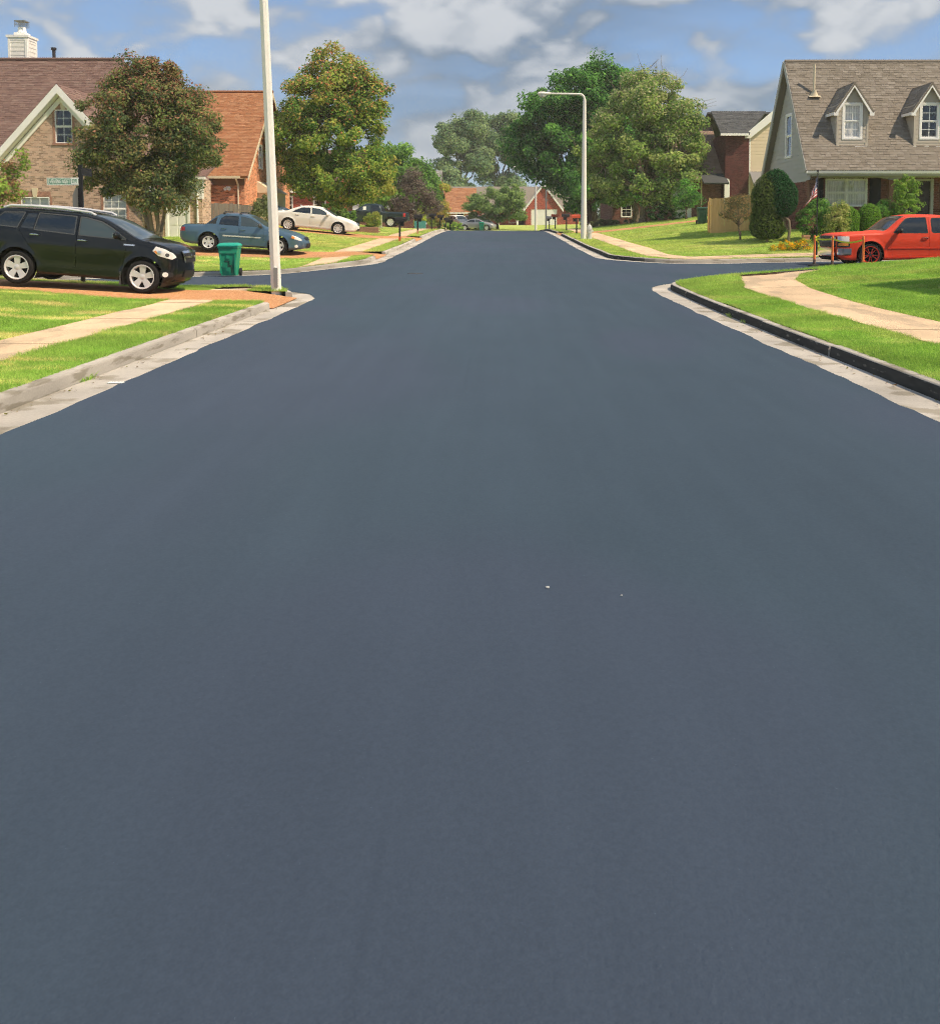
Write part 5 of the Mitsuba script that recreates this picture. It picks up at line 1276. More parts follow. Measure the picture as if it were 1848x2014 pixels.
tree('tree', 'distant tall tree, left of the pair at the end of the street', -6.2, 190, L((-8.5, 190, 17.5, 4.0, 4, 3.6), (-5.0, 190, 19.5, 3.4, 3.6, 3.0), (-9.3, 190, 12.0, 2.6, 3, 2.2), (-3.4, 190, 13.5, 2.4, 3, 2.8), (-7.0, 190, 7.0, 3.6, 3, 2.6)), .42, 34000, .55, FAR, 6, clump=1.45, n_clump=170, shell=.2, fork=.32, base=.8)
tree('tree', 'distant tall tree, right of the pair at the end of the street', 1.6, 195, L((-.4, 195, 18.5, 3.2, 4, 3.6), (3.0, 195, 20.5, 3.2, 4, 3.2), (4.4, 195, 15.0, 3.2, 4, 3.0), (-1.6, 195, 12.0, 2.6, 3, 2.4), (3.0, 195, 9.0, 3.0, 3, 2.2)), .40, 34000, .55, FAR, 7, clump=1.45, n_clump=170, shell=.2, fork=.32, base=.8)
tree('tree', 'small round tree at the far end of the street, before the brick houses', .2, 122, L((.1, 122, 3.9, 3.3, 2.8, 1.9), (1.6, 122, 4.7, 2.0, 2, 1.9), (-2.0, 122, 3.5, 1.7, 2, 1.6), (2.4, 122, 3.1, 1.5, 1.6, 1.3)), .15, 22000, .26, [(.075, .115, .040), (.10, .14, .045), (.06, .095, .036)], 8, clump=.62, n_clump=130, fork=.26)
OAK = [(.030, .076, .020), (.046, .108, .026), (.070, .150, .032), (.026, .062, .020)]
tree('tree', 'big dark green oak leaning over the street behind the right lamp', 9.6, 95, L((9.0, 95, 14.2, 4.0, 3.8, 3.4), (5.2, 95, 11.3, 3.5, 3.6, 3.4), (2.6, 95, 9.4, 1.7, 2.2, 1.9), (11.2, 96, 12.6, 3.6, 4, 4.2), (6.4, 95, 8.2, 4.2, 4, 2.8), (11, 95, 7.6, 4.0, 4, 3.6), (8.2, 95, 4.6, 2.2, 3.0, 1.5)), .40, 88000, .36, OAK, 9, clump=1.1, n_clump=340, fork=.2, shell=.2, ragged=.6)
tree('tree', 'second oak filling the gap behind the right oak and pale tree', 14.5, 100, L((13.5, 100, 13.2, 3.4, 3.6, 4.4), (16, 100, 11, 3.2, 3.6, 3.8), (13.5, 100, 6.5, 4, 3.6, 3)), .34, 24000, .38, OAK, 10, clump=1.1, n_clump=110, fork=.24)
tree('tree', 'broad grey-green tree with pale trunk on the right lawn', 11.35, 75, L((11.9, 75, 10.9, 2.9, 2.8, 2.7), (10.2, 75, 8.6, 3.5, 3.2, 3.0), (13.4, 75, 8.4, 2.6, 2.8, 3.4), (11.4, 75, 5.4, 4.7, 3.8, 2.5), (8.2, 75, 5.6, 2.2, 2.4, 2.3), (14.4, 75, 5.0, 1.6, 2.0, 1.9)), .24, 60000, .24, [(.072, .108, .034), (.105, .145, .038), (.130, .150, .055), (.052, .085, .028), (.088, .135, .032)], 11, clump=.74, n_clump=290, fork=.2, bark='bark_pale', toppal=[(.155, .150, .085), (.13, .15, .06), (.17, .165, .10)], twigs=70, ragged=1.3, shell=.3)
tree('tree', 'shaded oak trunk and low crown between the right lamp and pale tree', 8.4, 88, L((8.2, 88, 4.6, 2.2, 2.6, 1.6), (10.2, 88, 5.2, 2.4, 2.6, 1.8)), .36, 12000, .30, OAK, 12, clump=.85, n_clump=60, fork=.4)
tree('tree', 'dark tree in the shade beside the brown-roofed brick house', 13.9, 79 - 8.2, L((13.9, 70.8, 3.7, 1.0, 1.0, .9)), .06, 2500, .17, OAK, 121, clump=.5, n_clump=22, fork=.3)
tree('tree', 'dark leafy tree behind the right roof gap', 22, 118, L((22, 118, 10, 5, 4, 4.5), (18, 118, 8, 3.5, 4, 3.5)), .3, 12000, .5, OAK, 13, clump=1.2, n_clump=70, fork=.3)


tree('tree', 'soft green tree behind the distant orange-roofed house', -8.5, 165, L((-9, 165, 7.5, 4, 4, 3.6), (-12.5, 165, 6, 3, 3, 3), (-6, 165, 5, 2.6, 3, 2.4)), .3, 14000, .5, FAR, 14, clump=1.2, n_clump=80, fork=.3, shell=.2)


def shrub(name, label, x, y, lobes, n, size, pal, seed, clump=.18, nc=None, stem=.02, group=None, shell=.6, z=None, cat_='shrub', ragged=.6, bark='bark', toppal=None):
    zb = g(x, y) + .13 if z is None else z
    lb = [(x + a[0], y + a[1], zb + a[2], a[3], a[4], a[5]) for a in lobes]
    return tree(name, label, x, y, lb, stem, n, size, pal, seed, base=zb, clump=clump, n_clump=nc or 90, trunks=3, fork=.22, bark=bark, group=group, cat_=cat_, shell=shell, ragged=ragged, toppal=toppal)


# clipped and loose shrubs before the grey house
BOX = [(.075, .150, .022), (.105, .195, .028), (.050, .105, .018)]


def clipped(name, label, cat_, x, y, lobes, n, size, pal, seed, stems=()):
    """A shorn bush: leaves stand thickly on the shell of its lobes over a twiggy dark heart."""
    r = np.random.default_rng(seed); k = thing(name, label, cat_); P, O, core = [], [], []
    ar = np.array([l[3] * l[5] for l in lobes]); ar = ar / ar.sum()
    for l, a in zip(lobes, ar):
        m = int(n * a); d = r.normal(0, 1, (m, 3)); d /= np.linalg.norm(d, axis=1, keepdims=True); bump = 1 + .16 * (meshkit.fbm(d * 2.6 + seed, 3, seed) - .5)
        q = np.array(l[:3]) + d * np.array(l[3:]) * (bump * r.uniform(.88, 1.03, m))[:, None]
        for o in lobes:
            if o is not l: keep = np.sum(((q - np.array(o[:3])) / np.array(o[3:])) ** 2, 1) > .74; q, d = q[keep], d[keep]
        P.append(q); O.append(d)
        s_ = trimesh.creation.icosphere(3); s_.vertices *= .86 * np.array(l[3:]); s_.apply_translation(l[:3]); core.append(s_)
    P, O = np.vstack(P), np.vstack(O); V, F = leaf_mesh(P, O * 1.2, size, r); pal_ = np.array(pal)
    col = pal_[r.integers(len(pal_), size=len(P))] * r.uniform(1.8, 3.2, (len(P), 1))
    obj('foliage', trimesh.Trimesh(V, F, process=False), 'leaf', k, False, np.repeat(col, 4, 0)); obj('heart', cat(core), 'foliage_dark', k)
    for (a, b, r0, r1) in stems: obj('stem', limb(a, b, r0, r1, r, .05, 6, .03, 9)[0], 'bark_pale', k)
    return k


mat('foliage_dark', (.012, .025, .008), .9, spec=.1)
zc = g(11.4, 39.2) + .12
clipped('clipped_tree', 'clipped dome tree with olive leaves, left of the porch', 'tree', 11.1, 39.1, [(11.02, 39.1, 2.62, .72, .62, 1.02), (10.95, 39.1, 1.75, .70, .55, .8), (11.2, 39.1, 3.2, .52, .5, .55)], 15000, .075, [(.055, .082, .022), (.075, .10, .03), (.042, .065, .02)], 20, [((11.0, 39.2, zc - .1), (11.0, 39.2, 2.0), .06, .05)])
clipped('clipped_tree', 'dark green clipped tree with pale bare stem beside the olive dome tree', 'tree', 11.7, 39.5, [(11.42, 38.95, 2.66, .70, .58, .86), (11.28, 39.0, 3.22, .52, .46, .58)], 12000, .075, [(.014, .045, .018), (.02, .06, .022), (.012, .035, .015)], 21, [((11.72, 38.8, zc - .1), (11.62, 38.8, 2.2), .06, .045), ((11.71, 38.8, zc + .5), (11.3, 38.8, 2.1), .035, .02)])  # lobes in a darker green than the olive dome
clipped('shrub', 'dark low shrub in the shade beneath the clipped dome trees', 'shrub', 11.2, 39.9, [(11.25, 40.1, 1.45, .75, .4, .55)], 4500, .08, [(.02, .045, .016), (.03, .06, .02)], 22)
tree('maple_sapling', 'small dark bronze Japanese maple in front of the board fence', 10.25, 40.6, L((10.05, 40.6, 2.5, .48, .45, .36), (9.6, 40.5, 1.95, .38, .36, .16), (10.35, 40.6, 1.95, .36, .36, .2)), .03, 1150, .085, [(.050, .046, .022), (.075, .050, .026), (.04, .05, .022)], 22, clump=.24, n_clump=46, fork=.4)
shrub('shrub', 'broad dark green shrub directly right of the clipped dome tree', 12.75, 38.9, L((0, 0, .75, .62, .5, .72), (.25, 0, 1.25, .45, .4, .5)), 5200, .085, [(.045, .095, .022), (.07, .13, .028), (.03, .07, .02)], 23)
shrub('shrub', 'pale yellow-green variegated shrub behind the flag pole', 13.45, 38.2, L((0, 0, .75, .45, .45, .75), (.1, 0, 1.3, .3, .3, .35)), 4200, .085, [(.13, .14, .045), (.165, .165, .07), (.09, .115, .03)], 24)
zh = g(14.05, 38.7) + .12
clipped('hedge_ball', 'rounded bright green hedge ball, left of two under the porch window', 'shrub', 14.05, 38.7, [(14.05, 38.7, zh + .72, .47, .45, .62), (14.05, 38.7, zh + .42, .45, .43, .45)], 9500, .058, BOX, 25)
zh = g(14.95, 38.8) + .12
clipped('hedge_ball', 'rounded bright green hedge ball, right of two under the porch window', 'shrub', 14.95, 38.8, [(14.95, 38.8, zh + .72, .47, .45, .62), (14.95, 38.8, zh + .42, .45, .43, .45)], 9500, .058, BOX, 26)
shrub('shrub', 'low dark green bush between the hedge balls and the tall bright shrub', 15.75, 39.2, L((0, 0, .7, .5, .5, .68)), 4500, .065, [(.04, .09, .02), (.06, .12, .026)], 27)
shrub('shrub', 'tall bright green upright shrub in front of the porch door', 16.45, 38.9, L((0, 0, 1.0, .62, .5, 1.0), (0, 0, 1.75, .45, .4, .6)), 7500, .08, [(.07, .12, .022), (.10, .15, .028), (.05, .09, .02)], 28, .17, 130, ragged=1.1)
shrub('flower_bush', 'low bush of yellow flowers on the lawn before the grey house', 11.45, 36.9, L((-.35, 0, .2, .42, .3, .2), (.35, 0, .24, .42, .3, .22), (-.75, 0, .14, .25, .2, .13)), 2600, .055, [(.30, .18, .006), (.28, .15, .006), (.08, .14, .02), (.06, .1, .02)], 29, .12, 90, cat_='flowers')
# shrubs left
tree('tree', 'young tree with reddish leaf tips behind the black SUV', -17.9, 34.5, L((-17.9, 34.5, 3.0, 1.0, .9, .75), (-18.3, 34.5, 2.2, .9, .8, .6), (-16.95, 34.4, 3.6, .35, .35, .6)), .05, 4800, .12, [(.075, .12, .022), (.10, .14, .03), (.115, .07, .04)], 30, clump=.33, n_clump=70, fork=.3, ragged=1.5)
shrub('shrub', 'yellow-green shrub at the left edge behind the black SUV', -16.6, 31.9, L((0, 0, .9, .7, .5, .9)), 4500, .08, [(.16, .26, .03), (.20, .28, .04)], 31)
shrub('shrub', 'bushy grey-green shrub beside the old board fence', -12.6, 52.0, L((0, 0, .8, .55, .5, .9), (.2, 0, 1.3, .5, .5, .6)), 4200, .11, [(.06, .075, .035), (.085, .10, .045)], 32)
shrub('shrub', 'dark shrub below the maple, behind the white sedan bonnet', -11.4, 66.5, L((0, 0, .9, .9, .8, .9), (1.2, 0, .6, .6, .6, .6)), 4200, .16, [(.04, .075, .02), (.06, .10, .025)], 33)
shrub('shrub', 'yellow-flecked shrub between the white sedan and dark pickup', -8.9, 70, L((0, 0, .6, .6, .5, .6)), 2200, .14, [(.12, .125, .03), (.075, .11, .025)], 34)
shrub('shrub', 'upright yellow-green conifer behind the teal utility box', -6.9, 87.5, L((0, 0, 1.0, .5, .5, 1.1)), 2600, .16, [(.17, .20, .04), (.12, .16, .035)], 35)
shrub('shrub', 'clump of green shrubs in front of the far grey-roofed house', -6.0, 112, L((0, 0, .8, 1.0, .8, .8), (1.4, 0, .6, .8, .6, .6)), 3000, .2, [(.09, .15, .03), (.13, .18, .04)], 36)
shrub('shrub', 'dark evergreen shrubs in shade below the broad grey-green tree', 13.4, 73.2, L((0, 0, .9, 1.2, .7, 1.0), (-1.3, 0, .7, .8, .6, .8)), 5500, .15, [(.022, .05, .018), (.03, .065, .02)], 37)
shrub('shrub', 'low ground-cover bank at the foot of the right oaks', 9.0, 86, L((0, 0, .3, 1.6, .6, .35), (2.2, 0, .3, 1.4, .6, .35)), 4500, .17, [(.06, .06, .04), (.05, .07, .03)], 38)


def woodland():
    r = np.random.default_rng(77); P = []; n = 26000
    x = r.uniform(-170, 170, n); h = 7.5 + 3.5 * (meshkit.fbm(np.stack([x * .06, 0 * x, 0 * x], -1), 3, 3) - .5) * 2
    z = r.uniform(.0, 1, n) ** .8 * h + .3; y = 232 + r.normal(0, 3.5, n)
    P = np.column_stack([x, y, z]); V, F = leaf_mesh(P, np.tile([0, -.6, .3], (n, 1)), 1.25, r)
    pal = np.array(FAR); col = pal[r.integers(3, size=n)] * r.uniform(.6, 1.1, (n, 1))
    k = obj('woodland', trimesh.Trimesh(V, F, process=False), 'leaf', None, False, np.repeat(col, 4, 0)); tag(k, 'far line of woodland closing the view behind the houses', 'woodland', None, 'stuff')


woodland()
# ------------------------------------------------------------------ street furniture and small things
mat('pole_white', lambda p, n, uv: mi.Color3f(.82, .80, .75) * (.9 + .12 * fbm(p.x * 8, p.y * 8, p.z * 1.2, 3)), .55)
mat('lens', (.62, .63, .60), .2, spec=.8, coat=1)
mat('bin_green', (.012, .27, .155), .45); mat('bin_lid', (.02, .36, .27), .4); mat('bin_dark', (.012, .06, .04), .5); mat('bin_blue', (.012, .06, .16), .5)
mat('post_orange', lambda p, n, uv: mix((.90, .22, .06), (.12, .07, .06), smoothstep(.19, .10, uv.y * 0 + (p.z - .30) / 1.0 - .05)), .6)
mat('rubber', (.02, .02, .02), .9); mat('tape_yellow', (.80, .80, .05), .5); mat('sign_green_glare', (.10, .27, .19), .5); mat('sign_white', (.72, .75, .72), .4); mat('sign_back', (.19, .20, .20), .5, metal=.5)  # sign green is paled to carry the glare on the name blade
mat('iron_black', (.010, .010, .013), .5); mat('terracotta', (.45, .24, .14), .8); mat('utility_beige', (.40, .42, .26), .6); mat('utility_teal', (.06, .30, .27), .6); mat('red_paint', (.50, .07, .025), .6)
mat('hydrant_silver', (.62, .62, .60), .45, metal=.3); mat('stone', (.36, .38, .38), .8)


def lamp_post(label, x, y, H, lean=0.0, r0=.135, r1=.075, arm=1.75, group=None, plate=False, sx=-1):
    k = thing('street_lamp', label, 'street lamp', group); z = g(x, y) + .14
    # eight-sided tapered column, its arm bent over the street
    q = obj('pole', tube([(x, y, z - .1), (x + lean * H * .5, y, z + H * .5), (x + lean * H, y, z + H)], [r0, (r0 + r1) / 2, r1], 8), 'pole_white', k, False)
    tx = x + lean * H; a = np.linspace(0, math.pi / 2, 6); R = .28
    pts = [(tx, y, z + H - .05)] + [(tx + sx * R * (1 - math.cos(t)), y, z + H + R * math.sin(t)) for t in a] + [(tx + sx * arm * .6, y, z + H + R + .02), (tx + sx * arm, y, z + H + R + .03)]
    obj('arm', tube(pts, [.062] * 7 + [.05, .045], 10), 'pole_white', k)
    hx, hz = tx + sx * (arm + .02), z + H + R + .03
    prof = [(0, .07), (.12, .10), (.28, .13), (.42, .155), (.58, .155), (.70, .11), (.75, .02)]
    head = lathe([(v, u) for u, v in prof], 16); head.apply_transform(rot('y', 90 * sx)); head.apply_transform(np.diag([1, 1.05, .68, 1.0])); head.apply_translation([hx, y, hz])
    hd = obj('lamp_head', head, 'pole_white', k)
    ln = trimesh.creation.icosphere(2); ln.apply_transform(np.diag([.20, .125, .115, 1.0])); ln.apply_translation([hx + sx * .46, y, hz - .09]); obj('lens', ln, 'lens', hd)
    obj('photocell', lathe([(.04, 0), (.04, .08), (.03, .10), (.001, .10)], 10).apply_transform(mv(hx + sx * .2, y, hz + .08)), 'metal_grey', hd)
    if plate: obj('access_plate', bx(x - .028, x + .055, y - r0 - .012, y - r0 + .02, z + .10, z + .52), 'metal_grey', k, False)
    return k


lamp_post('tall white street light pole at the near left corner, top out of view', -4.78, 21.0, 8.3, -.030, .115, .085, 1.9, plate=True)
lamp_post('white street lamp with curved arm beside the hydrant on the right verge', 4.72, 52.0, 7.45, .0, .17, .085, 1.75)
lamp_post('distant white street lamp beyond the crest, right of the street', 4.85, 118, 7.4, 0, .15, .08, 2.2)


def hydrant():
    k = thing('fire_hydrant', 'silver-white fire hydrant at the foot of the right street lamp', 'fire hydrant'); x, y = 5.03, 52.0; z = g(x, y) + .14
    obj('barrel', lathe([(.17, -.05), (.17, .03), (.125, .04), (.125, .50), (.16, .51), (.16, .56), (.13, .57), (.125, .66), (.09, .74), (.035, .78), (.035, .84), (.001, .84)], 18).apply_transform(mv(x, y, z)), 'hydrant_silver', k)
    for s, rr in ((-1, .055), (1, .055)): obj('nozzle', tube([(x + s * .10, y, z + .42), (x + s * .20, y, z + .42)], rr, 10), 'hydrant_silver', k)
    obj('pumper_nozzle', tube([(x, y - .10, z + .38), (x, y - .21, z + .38)], .075, 12), 'hydrant_silver', k)


def wheeled_bin(label, x, y, body, lid, ang=0, z=None):
    k = thing('wheeled_bin', label, 'bin'); z = (float(road_z(np.array([x]), np.array([y]))[0]) + .012) if z is None else z; M = mv(x, y, z) @ rot('z', ang)
    def ring(w, d, zz): return [(-w, -d, zz), (w, -d, zz), (w, d, zz), (-w, d, zz)]
    def loft(rs):
        V = np.array(sum(rs, [])); F = []
        for i in range(len(rs) - 1):
            for j in range(4): a, b = i * 4 + j, i * 4 + (j + 1) % 4; F += [[a, b, b + 4], [a, b + 4, a + 4]]
        F += [[0, 2, 1], [0, 3, 2]]; n = (len(rs) - 1) * 4; F += [[n, n + 1, n + 2], [n, n + 2, n + 3]]
        return trimesh.Trimesh(V, F, process=False)
    obj('body', tr(cat([loft([ring(.225, .24, .03), ring(.235, .26, .30), ring(.285, .33, .84), ring(.285, .33, .90)]), loft([ring(.305, .35, .885), ring(.305, .35, .935)])]), M), body, k, False)
    # moulded panel on the front: raised frame and stepped bolt shape
    fr_ = [bx(-.265, .265, -.345, -.32, .72, .84), bx(-.05, .05, -.325, -.29, .56, .66), bx(-.245, -.20, -.335, -.27, .10, .70), bx(.20, .245, -.335, -.27, .10, .70)]
    bolt = prism(Polygon([(-.10, .50), (.06, .50), (.06, .36), (.14, .36), (.14, .12), (.09, .12), (.09, .30), (.0, .30), (.0, .45), (-.10, .45)]), .03)
    obj('moulding', tr(cat(fr_), M), body, k, False); obj('recess', tr(bolt, M @ mv(0, -.285, 0) @ rot('x', 98)), 'bin_dark', k, False)
    obj('lid', tr(cat([loft([ring(.315, .37, .935), ring(.32, .375, .965), ring(.27, .32, 1.02), ring(.22, .26, 1.04)]), bx(-.2, .2, -.41, -.36, .94, .97)]), M), lid, k, False)
    obj('handle', tr(tube([(-.22, .36, .93), (-.22, .45, .95), (.22, .45, .95), (.22, .36, .93)], .018, 8), M), lid, k)
    for s in (-1, 1): obj('wheel', tr(tube([(s * .25, .25, .12), (s * .31, .25, .12)], .125, 16), M), 'rubber', k)
    obj('axle', tr(tube([(-.28, .25, .12), (.28, .25, .12)], .014, 6), M), 'metal_grey', k)


wheeled_bin('bright green wheeled rubbish bin standing at the left kerb', -8.33, 30.25, 'bin_green', 'bin_lid', 4)
wheeled_bin('dark green wheeled bin against the brick wall, left of the blue one', 12.65, 59.5, 'bin_dark', 'bin_dark', -3, g(12.65, 59.5) + .15)
wheeled_bin('blue wheeled bin beside the new board fence', 13.4, 59.7, 'bin_blue', 'bin_blue', 5, g(13.4, 59.7) + .15)
wheeled_bin('small distant green bin beside the round tree at the street end', -1.75, 117.6, 'bin_green', 'bin_green', 0, g(-1.75, 117.6) + .15)
hydrant()


def street_sign():
    k = thing('street_sign', 'black post with green street name blade and the back of an octagonal stop sign', 'street sign'); x, y = -9.52, 22.25; z = g(x, y) + .1
    obj('post', bx(x - .045, x + .045, y - .03, y + .03, z, 2.98), 'iron_black', k, False)
    b = obj('name_blade', cat([bx(x - .74, x - .045, y - .052, y - .044, 2.53, 2.67)]), 'sign_green_glare', k, False)
    obj('edge', cat([bx(x - .75, x - .02, y - .055, y - .040, 2.515, 2.533), bx(x - .75, x - .02, y - .055, y - .040, 2.667, 2.685), bx(x - .75, x - .738, y - .055, y - .04, 2.533, 2.667)]), 'sign_white', b, False)
    t = meshkit.text_mesh('EVENING MIST', .085, .004, True); w = t.bounds[1][0] - t.bounds[0][0]; S = .50 / w
    t.apply_transform(np.diag([S, 1, 1, 1.0])); t.apply_translation([-t.bounds[0][0] + x - .72, 2.558, 0])
    obj('lettering', tr(t, np.array([[1, 0, 0, 0], [0, 0, -1, y - .0525], [0, 1, 0, 0], [0, 0, 0, 1.0]])), 'sign_white', b, False)
    obj('suffix_plate', bx(x - .20, x - .03, y - .0575, y - .0535, 2.54, 2.69), 'sign_white', b, False)  # white panel paints the glare at the suffix end of the blade
    t = meshkit.text_mesh('DR', .075, .004, True); w = t.bounds[1][0] - t.bounds[0][0]; t.apply_transform(np.diag([.11 / w, 1, 1, 1.0])); t.apply_translation([-t.bounds[0][0] + x - .17, 2.578, 0])
    obj('suffix', tr(t, np.array([[1, 0, 0, 0], [0, 0, -1, y - .058], [0, 1, 0, 0], [0, 0, 0, 1.0]])), 'sign_green_glare', b, False)
    obj('cross_blade', bx(x - .006, x + .006, y - .02, y + .62, 2.74, 2.92), 'iron_black', k, False)
    a = np.arange(8) * math.pi / 4 + math.pi / 8; m = prism(Polygon([(.32 * math.cos(t), .32 * math.sin(t)) for t in a]), .006); m.apply_transform(frame([x - .060, y, 2.16], [0, -1, 0], [0, 0, 1]))
    obj('stop_plate', m, 'sign_back', k, False)


street_sign()


def flag_pole():
    k = thing('flag', 'American flag hanging from a black pole before the grey house', 'flag'); x, y = 11.72, 35.35; z = g(x, y) + .12
    obj('pole', cat([tube([(x, y, z - .1), (x, y, 3.50)], .022, 10), lathe([(.001, .09), (.035, .05), (.035, .02), (.02, 0)], 10).apply_transform(mv(x, y, 3.50)), tube([(x, y, z), (x, y, z + .5)], .045, 8)]), 'iron_black', k)
    n, m = 48, 40; u, v = np.meshgrid(np.linspace(0, 1, n), np.linspace(0, 1, m), indexing='ij')
    # hoist along the pole, the fly drooping and folded
    X = x - .02 - .46 * u ** .9 * (.35 + .65 * v) - .02 * np.sin(9 * v) * u
    Z = 3.32 - .72 * v - .62 * u ** 1.1 * (1 - .35 * v) ; Y = y - .02 + .085 * np.sin(11 * u + 3 * v) * u ** .5 * (1 - .3 * v) + .05 * np.sin(17 * v + 4 * u) * u
    V = np.stack([X, Y, Z], -1).reshape(-1, 3); i, j = np.meshgrid(np.arange(n - 1), np.arange(m - 1), indexing='ij'); a = (i * m + j).ravel(); F = np.vstack([np.stack([a, a + 1, a + m + 1], 1), np.stack([a, a + m + 1, a + m], 1)])
    def cloth(p, nn, uv):
        st = dr.floor(uv.y * 13); red = (st - 2 * dr.floor(st / 2)) < .5; c = dr.select(red, mi.Color3f(.45, .035, .045), mi.Color3f(.75, .72, .70))
        canton = (uv.x < .4) & (uv.y < 7 / 13); fx = uv.x / .4 * 6; fy = uv.y / (7 / 13) * 5; star = dr.square(fx - dr.floor(fx) - .5) + dr.square(fy - dr.floor(fy) - .5) < .07
        return dr.select(canton, dr.select(star, mi.Color3f(.72), mi.Color3f(.03, .045, .13)), c)
    mat('flag_cloth', cloth, .8)
    scene[numbered(k + '__cloth')] = mikit.ply(trimesh.Trimesh(V, F, process=False), 'flag_cloth', True, uv=np.column_stack([u.ravel(), v.ravel()]))


flag_pole()
P3 = [(10.12, 30.7, 'leftmost'), (10.36, 29.75, 'middle'), (10.85, 28.55, 'rightmost')]
for (x, y, w_) in P3:
    k = thing('delineator', f'orange road delineator post with yellow tape by the red pickup, {w_} of three', 'traffic post', 'orange posts holding yellow tape'); z = float(road_z(np.array([x]), np.array([y]))[0]) + .01
    obj('post', lathe([(.045, .02), (.040, .25), (.032, .80), (.037, .86), (.037, .96), (.025, .99), (.001, .995)], 14).apply_transform(mv(x, y, z)), 'post_orange', k)
    obj('base', lathe([(.21, 0), (.205, .04), (.10, .065), (.07, .10), (.055, .10)], 8).apply_transform(mv(x, y, z)), 'rubber', k, False)


def ribbon(p0, p1, sag, name, label):
    n = 14; t = np.linspace(0, 1, n); p = np.outer(1 - t, p0) + np.outer(t, p1); p[:, 2] -= sag * 4 * t * (1 - t); tw = np.sin(t * 7) * .5
    V = np.vstack([p + np.column_stack([0 * t, .02 * np.sin(tw), .028 * np.cos(tw)]), p - np.column_stack([0 * t, .02 * np.sin(tw), .028 * np.cos(tw)])]); i = np.arange(n - 1)
    return trimesh.Trimesh(V, np.vstack([np.stack([i, i + 1, i + n], 1), np.stack([i + 1, i + n + 1, i + n], 1)]), process=False)


tz = [float(road_z(np.array([x]), np.array([y]))[0]) + .90 for x, y, _ in P3]
k = thing('caution_tape', 'yellow caution tape tied between the orange posts and flag pole', 'tape')
q = [np.array([P3[i][0], P3[i][1] - .05, tz[i]]) for i in range(3)]
obj('span', ribbon(q[0], q[1], .03, '', ''), 'tape_yellow', k, False); obj('span', ribbon(q[1], q[2], .10, '', ''), 'tape_yellow', k, False)
obj('loose_end', cat([ribbon(q[2] + [.02, 0, .0], q[2] + [-.03, .0, -.75], 0, '', ''), ribbon(q[0], q[0] + [.12, .0, .07], -.02, '', ''), ribbon(q[0], q[0] + [.10, 0, -.12], 0, '', '')]), 'tape_yellow', k, False)


def mailbox(x, y, label, col='iron_black', foot=None, rotz=0, group=None):
    k = thing('mailbox', label, 'mailbox', group); z = g(x, y) + .13; M = mv(x, y, z) @ rot('z', rotz)
    obj('post', tr(bx(-.045, .045, -.045, .045, -.1, 1.02), M), 'iron_black', k, False)
    if foot: obj('post_foot', tr(bx(-.052, .052, -.052, .052, -.1, .26), M), foot, k, False)
    a = np.linspace(0, math.pi, 10); pf = Polygon([(-.10, 0), (.10, 0)] + [(.10 * math.cos(t), .12 + .10 * math.sin(t)) for t in a]); m = prism(pf, .55); m.apply_transform(np.array([[0, 0, 1, -.22], [1, 0, 0, 0], [0, 1, 0, 1.02], [0, 0, 0, 1.0]]))
    obj('box', tr(m, M), col, k, 30); obj('bracket', tr(cat([bx(-.2, .25, -.05, .05, .98, 1.018), bx(.05, .22, -.02, .02, .8, .98)]), M), 'iron_black', k, False)


for i, (x, y, lb, c, f) in enumerate([(-4.82, 48.5, 'black mailbox on a red-footed post, nearest on the left verge', 'iron_black', 'red_paint'), (-4.85, 60, 'dark mailbox second along the left verge, before the teal box', 'iron_black', 'terracotta'), (-4.85, 73, 'third black mailbox along the left verge', 'iron_black', None),
        (-4.85, 84, 'fourth black mailbox along the left verge', 'iron_black', None), (-4.8, 93, 'fifth black mailbox along the left verge, on a pale post', 'iron_black', 'cream_paint'), (-4.8, 101, 'farthest black mailbox along the left verge', 'iron_black', None),
        (4.95, 68, 'black mailbox nearest the lamp on the right verge', 'iron_black', None), (4.9, 80, 'second mailbox with a dull red box on the right verge', 'red_paint', None), (4.85, 88, 'third mailbox with grey box on the right verge', 'metal_grey', None), (5.0, 60, 'mailbox with red stripe close behind the right street lamp', 'red_paint', None)]):
    mailbox(x, y, lb, c, f, 0 if x < 0 else 180)


def cabinet(label, x, y, w, d, h, m, double=False):
    k = thing('utility_cabinet', label, 'utility box'); z = g(x, y) + .12
    for i in range(2 if double else 1):
        x0 = x + i * (w + .02); obj('housing', cat([bx(x0, x0 + w, y, y + d, z, z + h * .94), bx(x0 - .015, x0 + w + .015, y - .015, y + d + .015, z + h * .9, z + h)]), m, k, False)
        obj('door', bx(x0 + .05, x0 + w - .05, y - .012, y - .001, z + .08, z + h * .85), m, k, False)
    obj('pad', bx(x - .08, x + (2 * w + .1 if double else w + .08), y - .08, y + d + .08, z - .1, z + .03), 'm_concrete', k, False)


